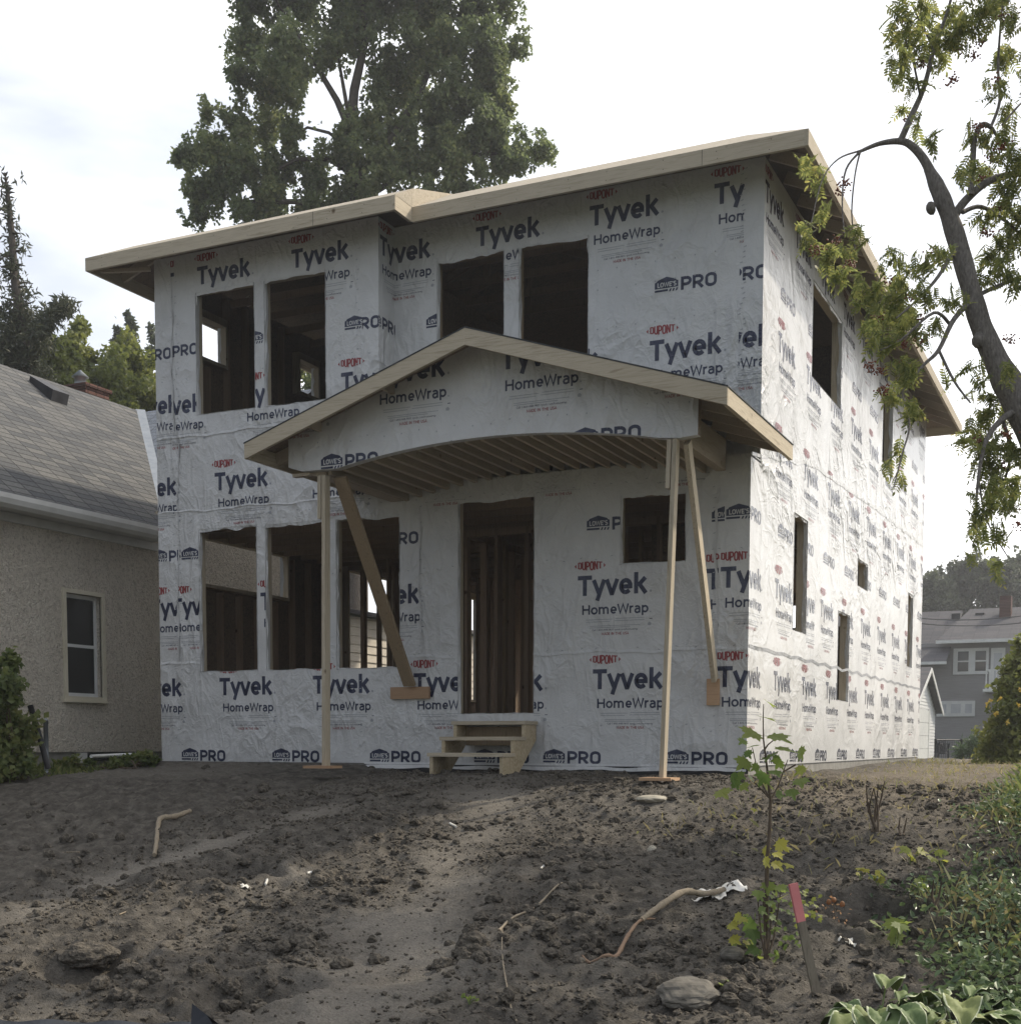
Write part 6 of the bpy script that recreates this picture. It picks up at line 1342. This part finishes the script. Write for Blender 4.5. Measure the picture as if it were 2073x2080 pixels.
def hosta(name, lab, cu, cvv, nl, scale, seed):
    rg_ = np.random.default_rng(seed); p = gp(cu, cvv); b = np.array([p[0], p[1], gz(p[0], p[1])]); e = empty(name, b, lab, 'hosta', 'variegated hostas at the bottom right')
    for i in range(nl):
        az = i*2.4+rg_.normal()*.3; el = rg_.uniform(.15, 1.15); Lh = scale*rg_.uniform(.7, 1.1); Wd = Lh*rg_.uniform(.30, .40); st_l = scale*rg_.uniform(.35, .9)
        dh = np.array([math.cos(az), math.sin(az), 0]); up3 = np.array([0, 0, 1.]); root = b+dh*.03; tip0 = root+(dh*math.cos(el)+up3*math.sin(el))*st_l
        nu, nv_ = 13, 9; V = []; E = []
        for a in range(nu):
            t = a/(nu-1); prof_ = math.sin(math.pi*min(1, t*.98+.02)**.72)**.85*Wd; ang = el*.8-t*1.35
            c = tip0+(dh*math.cos(el*.5-t*.5)+up3*math.sin(el*.6-t*.9))*Lh*t
            sd = np.cross(dh, up3)
            for q in range(nv_):
                s_ = q/(nv_-1)*2-1
                V.append(c+sd*s_*prof_+up3*(abs(s_)*prof_*.45-.012*math.cos(s_*20)*(1-t)*.6+.01*math.sin(t*13+q+i))); E.append(max(abs(s_), (t-.80)/.2 if t > .8 else 0))
        idx = np.arange(nu*nv_).reshape(nu, nv_); F = np.stack([idx[:-1, :-1], idx[:-1, 1:], idx[1:, 1:], idx[1:, :-1]], -1).reshape(-1, 4)
        mesh_np('leaf', V, F, M['hosta'], e, smooth=True, attr={'edge': E, 'rnd': np.full(len(V), rg_.random()*.9)})
        mb = MB(); mb.tube([root, (root+tip0)/2+up3*.01, tip0], .004, 5); mb.build('stalk', M['leaf_stem'], e)
    fix_parent(e)
M['leaf_stem'] = simple('leaf_stem', [(.10, .14, .05), (.15, .19, .07)], 9, .6)
hosta('hosta_plant', 'cream edged hosta left of its neighbour, beside the survey stake', 1655, 1950, 17, .20, 3)
hosta('hosta_plant', 'cream edged hosta in the bottom right corner', 1805, 1950, 19, .21, 4)
# creeping ground cover
n = 120000; x = rng.uniform(7.6, 12.8, n); y = rng.uniform(-9.6, 1.0, n); g = green_mask(x, y)
keep = (rng.random(n) < np.clip(g*1.6, 0, 1)*np.clip((2.5-y)/5, .25, 1)*np.clip(.25+1.5*vn(x*1.5, y*1.5, 61), 0, 1)) & ((x-CAM[0])*FWD[0]+(y-CAM[1])*FWD[1] > 3.6)
x, y = x[keep], y[keep]; rl, _ = relief(x, y); hgt = .16*rng.random(len(x))**.7*np.clip(g[keep]*1.5, .25, 1)*(.5+vn(x*2, y*2, 71))
P = np.stack([x, y, base_z(x, y)+rl+hgt+.01], -1)
LVv = np.array([(0, 0, 0), (-.26, .35, .05), (-.2, .7, .03), (0, 1, -.10), (.2, .7, .03), (.26, .35, .05)]); LVf = np.array([(0, 3, 2, 1), (0, 5, 4, 3)])
o = scatter('ground_cover', P, rng.uniform(.024, .046, len(P))*np.clip(1.3+(y+6)*-.05, .8, 1.4), M['leaf_vinca'], up=.8, tv=LVv, tf=LVf, rng=rng); tag(o, 'dense dark green creeping ground cover on the right', 'ground cover', kind='stuff')
# grass and weeds further back on the right, and by the stucco house
def blades(name, lab, n, reg, h, mat, f=None, w=.006):
    x = rng.uniform(reg[0], reg[1], n); y = rng.uniform(reg[2], reg[3], n); k = f(x, y) if f is not None else np.ones(n, bool); x, y = x[k], y[k]; rl, _ = relief(x, y); n = len(x)
    b = np.stack([x, y, base_z(x, y)+rl-.01], -1); L_ = rng.uniform(.5, 1.2, n)*h; d = rng.normal(size=(n, 3)); d[:, 2] = 1.6; d /= np.linalg.norm(d, axis=1)[:, None]; s = np.cross(d, rng.normal(size=(n, 3))); s /= np.linalg.norm(s, axis=1)[:, None]
    bend = rng.normal(size=(n, 3))*.25; V = np.stack([b-s*w, b+s*w, b+d*L_[:, None]*.6+s*w*.7+bend*L_[:, None]*.3, b+d*L_[:, None]+bend*L_[:, None]*.9-np.array([0, 0, .12])*L_[:, None]], 1).reshape(-1, 3)
    F = np.arange(n)[:, None]*4+np.array([[0, 1, 2, 3]]); o = mesh_np(name, V, F, mat, attr={'rnd': np.repeat(rng.random(n), 4)}); tag(o, lab, 'grass', kind='stuff'); return o
blades('grass', 'yellowish grass and weeds at the edge of the bare soil on the right', 48000, (8.4, 13.5, -6.0, 9), .15, M['dry_grass'], lambda x, y: (green_mask(x, y)-.9*(y > -.5) > .15+rng.random(len(x))*.8-.03*(y+4)))
blades('weedy_grass', 'weedy yellow green grass spreading up the right edge', 64000, (8.9, 13.5, -5.5, 5.5), .17, M['leaf_weed'], lambda x, y: green_mask(x, y) > .25+.5*rng.random(len(x))+.15*np.clip(-3.5-y, 0, 3), .011)
blades('straw_litter', 'dead grass stems combed over the bare soil beside the side wall', 4500, (7.5, 11.5, -4.5, 12), .09, M['dry_grass'], lambda x, y: vn(x*1.2, y*1.2, 15) > .42, .003)
blades('verge_grass', 'weeds along the foot of the stucco wall', 4000, (-2.2, -.15, -2.6, 1.6), .14, M['leaf_weed'], lambda x, y: vn(x*2, y*2, 25) > .35, .008)
def bush(name, lab, cat, u, v, depth, clumps, dens, leaf, mat, seed, stems=5, wide=1.2, up=.4, lob=False):
    rg_ = np.random.default_rng(seed); b = at(u, v, depth); b[2] = gz(b[0], b[1]) if abs(b[1]) < 12 else float(base_z(b[0], b[1])); e = empty(name, b, lab, cat); mb = MB()
    for c in clumps[:max(stems, 3)]: mb.tube([b+rg_.normal(size=3)*np.array([.06, .06, 0]), (b+at(c[0], c[1], depth))/2+rg_.normal(size=3)*.05, at(c[0], c[1], depth)], [.014, .010, .004], 5)
    mb.build('stems', M['twig'], e); P, t = clump_points(clumps, depth, dens, rg_)
    P[:, 2] = np.maximum(P[:, 2], b[2]+.02); scatter('foliage', P, leaf*rg_.uniform(.6, 1.2, len(P)), mat, e, up=up, rng=rg_, rnd=t, wide=wide); return e
e = bush('leafy_shrub', 'leafy green shrub at the left edge in front of the stucco wall', 'shrub', 25, 1462, 14.2, [(12, 1300, 34), (20, 1252, 22), (28, 1375, 40), (30, 1428, 32), (2, 1430, 44), (50, 1448, 14), (-30, 1350, 60), (-40, 1430, 60)], .5, .085, M['leaf_weed'], 51); fix_parent(e)
e = bush('low_weeds', 'low yellowing weeds at the foot of the stucco wall near the cellar window', 'weeds', 255, 1440, 15.6, [(270, 1432, 16), (240, 1436, 13), (215, 1440, 10), (288, 1438, 14), (140, 1440, 14), (120, 1444, 12), (170, 1440, 9)], .8, .07, M['leaf_weed'], 52); fix_parent(e)
YF = leaf_mat('yellow_petal', [(.48, .36, .06), (.6, .46, .10)], .3)
e = bush('flowering_shrub', 'tall leafy shrub with yellow flowers at the right edge behind the grass', 'shrub', 1905, 1480, 21, [(1905, 1300, 32), (1918, 1250, 26), (1892, 1400, 46), (1916, 1440, 46), (1908, 1350, 40), (1872, 1440, 28), (1930, 1380, 50), (1940, 1290, 50), (1925, 1215, 18), (1960, 1430, 60), (1860, 1410, 14), (1878, 1365, 16), (1895, 1270, 14)], .5, .10, M['leaf_maple'], 53)
for u, v in ((1868, 1322), (1885, 1318), (1877, 1345), (1862, 1330), (1920, 1330), (1900, 1362), (1874, 1478), (1925, 1300)):
    scatter('flower', at(u, v, 20.4)+rng.normal(size=(9, 3))*.012, .05, YF, e, up=.2, rng=rng)
fix_parent(e)
e = bush('tall_grass_clump', 'tall dense green grass clump by the wire fence', 'grass clump', 1825, 1443, 36, [(1812, 1420, 14, 1.4), (1830, 1412, 16, 1.4), (1848, 1415, 16, 1.4), (1838, 1395, 10), (1855, 1400, 12)], 1.2, .22, M['leaf_vinca'], 54, wide=.25, up=.0); fix_parent(e)
# bare cut stems
for i, (u, v, h, lab) in enumerate(((1648, 1580, 95, 'cluster of bare cut stems standing right of the maple sapling'), (1755, 1742, 60, 'single bare stem near the edge of the ground cover'), (1700, 1580, 40, 'short bare stem right of the bare stem cluster'))):
    p = gp(u, v); d = float((p-CAM)@FWD); k = ppx(d); b = np.array([p[0], p[1], gz(p[0], p[1])]); mb = MB()
    for j in range((6, 2, 2)[i]):
        t = b+RGT*rng.normal()*22*k*(1, .4, .4)[i]+np.array([0, 0, h*k*rng.uniform(.55, 1.05)]); mb.tube([b+rng.normal(size=3)*.02*np.array([1, 1, 0]), (b+t)/2+rng.normal(size=3)*.02, t], [.010, .007, .003], 5)
    tag(mb.build('bare_stems', M['twig'], None), lab, 'bare stems')
# small seedlings
for i, (u, v, s, tone, lab) in enumerate(((1655, 1672, 22, .9, 'yellow leaved seedling near the bare stems'), (1622, 1672, 18, 1., 'orange tinted seedling right of the sapling'), (1716, 1620, 24, .8, 'pale yellow weed patch left of the grass'), (1605, 1712, 14, .6, 'little green seedling behind the hole'), (1730, 1680, 24, .5, 'green seedling beside the ground cover edge'), (1412, 1798, 16, .6, 'small green seedling left of the sapling base'), (1405, 1740, 8, .5, 'tiny seedling in front of the white sheeting'), (1362, 1880, 14, .45, 'little weed beside the broken slab'), (885, 1895, 14, .5, 'small green weed at the bottom centre'), (1690, 1790, 40, .6, 'lobed yellow green leaf cluster in the ground cover'), (1775, 1640, 24, .7, 'leafy weed beside the dry grass'), (1152, 1795, 8, .6, 'tiny green weed left of the torn root'))):
    p = gp(u, v); d = float((p-CAM)@FWD); k = ppx(d); b = np.array([p[0], p[1], gz(p[0], p[1])]); e = empty('seedling', b, lab, 'seedling')
    mb = MB(); its = []
    for j in range(5):
        t = b+rng.normal(size=3)*s*k*.5*np.array([1, 1, 0])+np.array([0, 0, s*k*rng.uniform(.5, 1.3)]); mb.tube([b, (b+t)/2+np.array([0, 0, .01]), t], .002, 4); its.append((t, s*k*rng.uniform(.6, 1.), .3, float(np.clip(tone+rng.normal()*.1, 0, 1))))
    mb.build('stems', M['leaf_stem'], e); leaf_set('leaves', its, M['leaf_sap'], e, 100+i); fix_parent(e)
M['lantern'] = leaf_mat('orange_husk', [(.30, .17, .08), (.38, .25, .13)], .4)
p = gp(1580, 1735); d = float((p-CAM)@FWD); b = np.array([p[0], p[1], gz(p[0], p[1])]); e = empty('lantern_plant', b, 'dry plant with orange lantern husks right of the survey stake', 'plant')
mb = MB(); mb.tube([b, at(1572, 1700, d), at(1566, 1680, d)], [.004, .003, .002], 5); mb.build('stem', M['twig'], e)
for u, v in ((1563, 1702), (1572, 1698), (1588, 1706)):
    mb = MB(); mb.blob(at(u, v, d), 5*ppx(d), int(u), flat=1.2, rough=.1); o = mb.build('husk', M['lantern'], e)
P = np.concatenate([at(1572+rng.normal()*14, 1725+rng.normal()*12, d)[None]+rng.normal(size=(1, 3))*.02 for _ in range(30)]); scatter('dry_leaves', P, .022, M['lantern'], e, rng=rng); fix_parent(e)

# ------------------------------------------------------------------ fence remains, box and garden things at the back
p = at(84, 1444, 14.9); b = np.array([p[0], p[1], gz(p[0], p[1])])
mb = MB(); mb.tube([at(91, 1450, 14.6), at(76, 1395, 14.6), at(57, 1331, 14.6)], 5.6*ppx(14.6), 10); tag(mb.build('leaning_post', M['iron']), 'black leaning post in front of the stucco wall', 'post')
e = empty('fence_end', b, 'grey fence end post with a thin top rail beside the leaning post', 'fence')
mb = MB(); t = at(86, 1359, 15); mb.tube([(t[0], t[1], b[2]-.1), (t[0], t[1], t[2])], .028, 10); mb.tube([(t[0], t[1], t[2]), (t[0], t[1], t[2]+.03)], [.03, .01], 8); mb.build('post', M['metal'], e)
mb = MB(); mb.tube([at(-30, 1362, 14.4), at(20, 1359, 14.7), at(80, 1359, 15)], .016, 8); mb.build('rail', M['metal'], e); fix_parent(e)
p = gp(205, 1425); 
q0, q1 = at(172, 1427, 15.2), at(262, 1423, 16.2); mb = MB(); mb.tube([q0, q1], .022, 6); tag(mb.build('white_pipe', M['white_paint']), 'thin white pipe lying along the foot of the stucco wall', 'pipe')
M['teal'] = simple('teal_paint', [(.03, .16, .15), (.05, .22, .2)], 6, .5)
a = at(1847, 1436, 33); c = at(1892, 1421, 33); e = empty('teal_box', ((a[0]+c[0])/2, a[1]+.3, a[2]), 'teal painted garden box in front of the wire fence', 'box')
mb = MB(); mb.box(a[0], c[0], a[1], a[1]+.6, a[2]-.25, c[2]-.06); mb.build('body', M['teal'], e); mb = MB(); mb.box(a[0]-.03, c[0]+.03, a[1]-.03, a[1]+.63, c[2]-.058, c[2]); mb.build('lid', M['teal'], e); fix_parent(e)
D4 = 44; a = at(1764, 1432, D4); e = empty('wire_fence', a, 'dark wire fence with posts in front of the grey house', 'fence'); k = ppx(D4)
for u in (1764, 1813, 1870):
    g_ = at(u, 1433, D4); mb = MB(); mb.tube([g_-np.array([0, 0, .3]), at(u, 1394, D4)], .045, 6); mb.build('post', M['iron'], e)
mb = MB(); mb.tube([at(1764, 1396, D4), at(1940, 1398, D4)], .022, 6); mb.build('rail', M['iron'], e)
mb = MB()
for u in np.arange(1766, 1940, 4.0): mb.tube([at(u, 1432, D4), at(u+6, 1397, D4)], .006, 3); mb.tube([at(u+6, 1432, D4), at(u, 1397, D4)], .006, 3)
mb.build('wire_mesh', M['iron'], e); fix_parent(e)
a = at(1778, 1431, D4+1.2); e = empty('garden_chair', a, 'dark slatted garden chair behind the wire fence', 'chair')
mb = MB()
for j in range(4): u = 1769+j*4.3; mb.bar(at(u, 1420, D4+1.2), at(u-.5, 1394, D4+1.6), .10, .03, (1, 0, 0))
mb.build('backrest', M['iron'], e); mb = MB(); p0, p1 = at(1768, 1421, D4+.5), at(1790, 1418, D4+1.3); mb.box(p0[0], p1[0], p0[1], p1[1], p0[2]-.03, p0[2]+.02); mb.build('seat', M['iron'], e)
for u in (1769, 1788):
    mb = MB(); q = at(u, 1420, D4+.6); mb.box(q[0]-.03, q[0]+.03, q[1]-.03, q[1]+.03, q[2]-.5, q[2]+.28); mb.build('leg', M['iron'], e)
    mb = MB(); mb.box(q[0]-.07, q[0]+.07, q[1]-.05, q[1]+.9, q[2]+.281, q[2]+.31); mb.build('armrest', M['iron'], e)
fix_parent(e)

# ------------------------------------------------------------------ thin summer haze
mt = bpy.data.materials.new('haze'); mt.use_nodes = True; nt = mt.node_tree; nt.nodes.clear(); M['haze'] = mt
ou = nt.nodes.new('ShaderNodeOutputMaterial'); pv = nt.nodes.new('ShaderNodeVolumePrincipled'); nt.links.new(pv.outputs[0], ou.inputs['Volume'])
pv.inputs['Color'].default_value = (.93, .95, 1, 1); pv.inputs['Density'].default_value = 0.0011; pv.inputs['Anisotropy'].default_value = .35
mb = MB(); mb.box(-60, 70, -40, 130, -8, 45)
tag(mb.build('haze', mt), 'thin pale haze in the air', 'haze', kind='stuff')
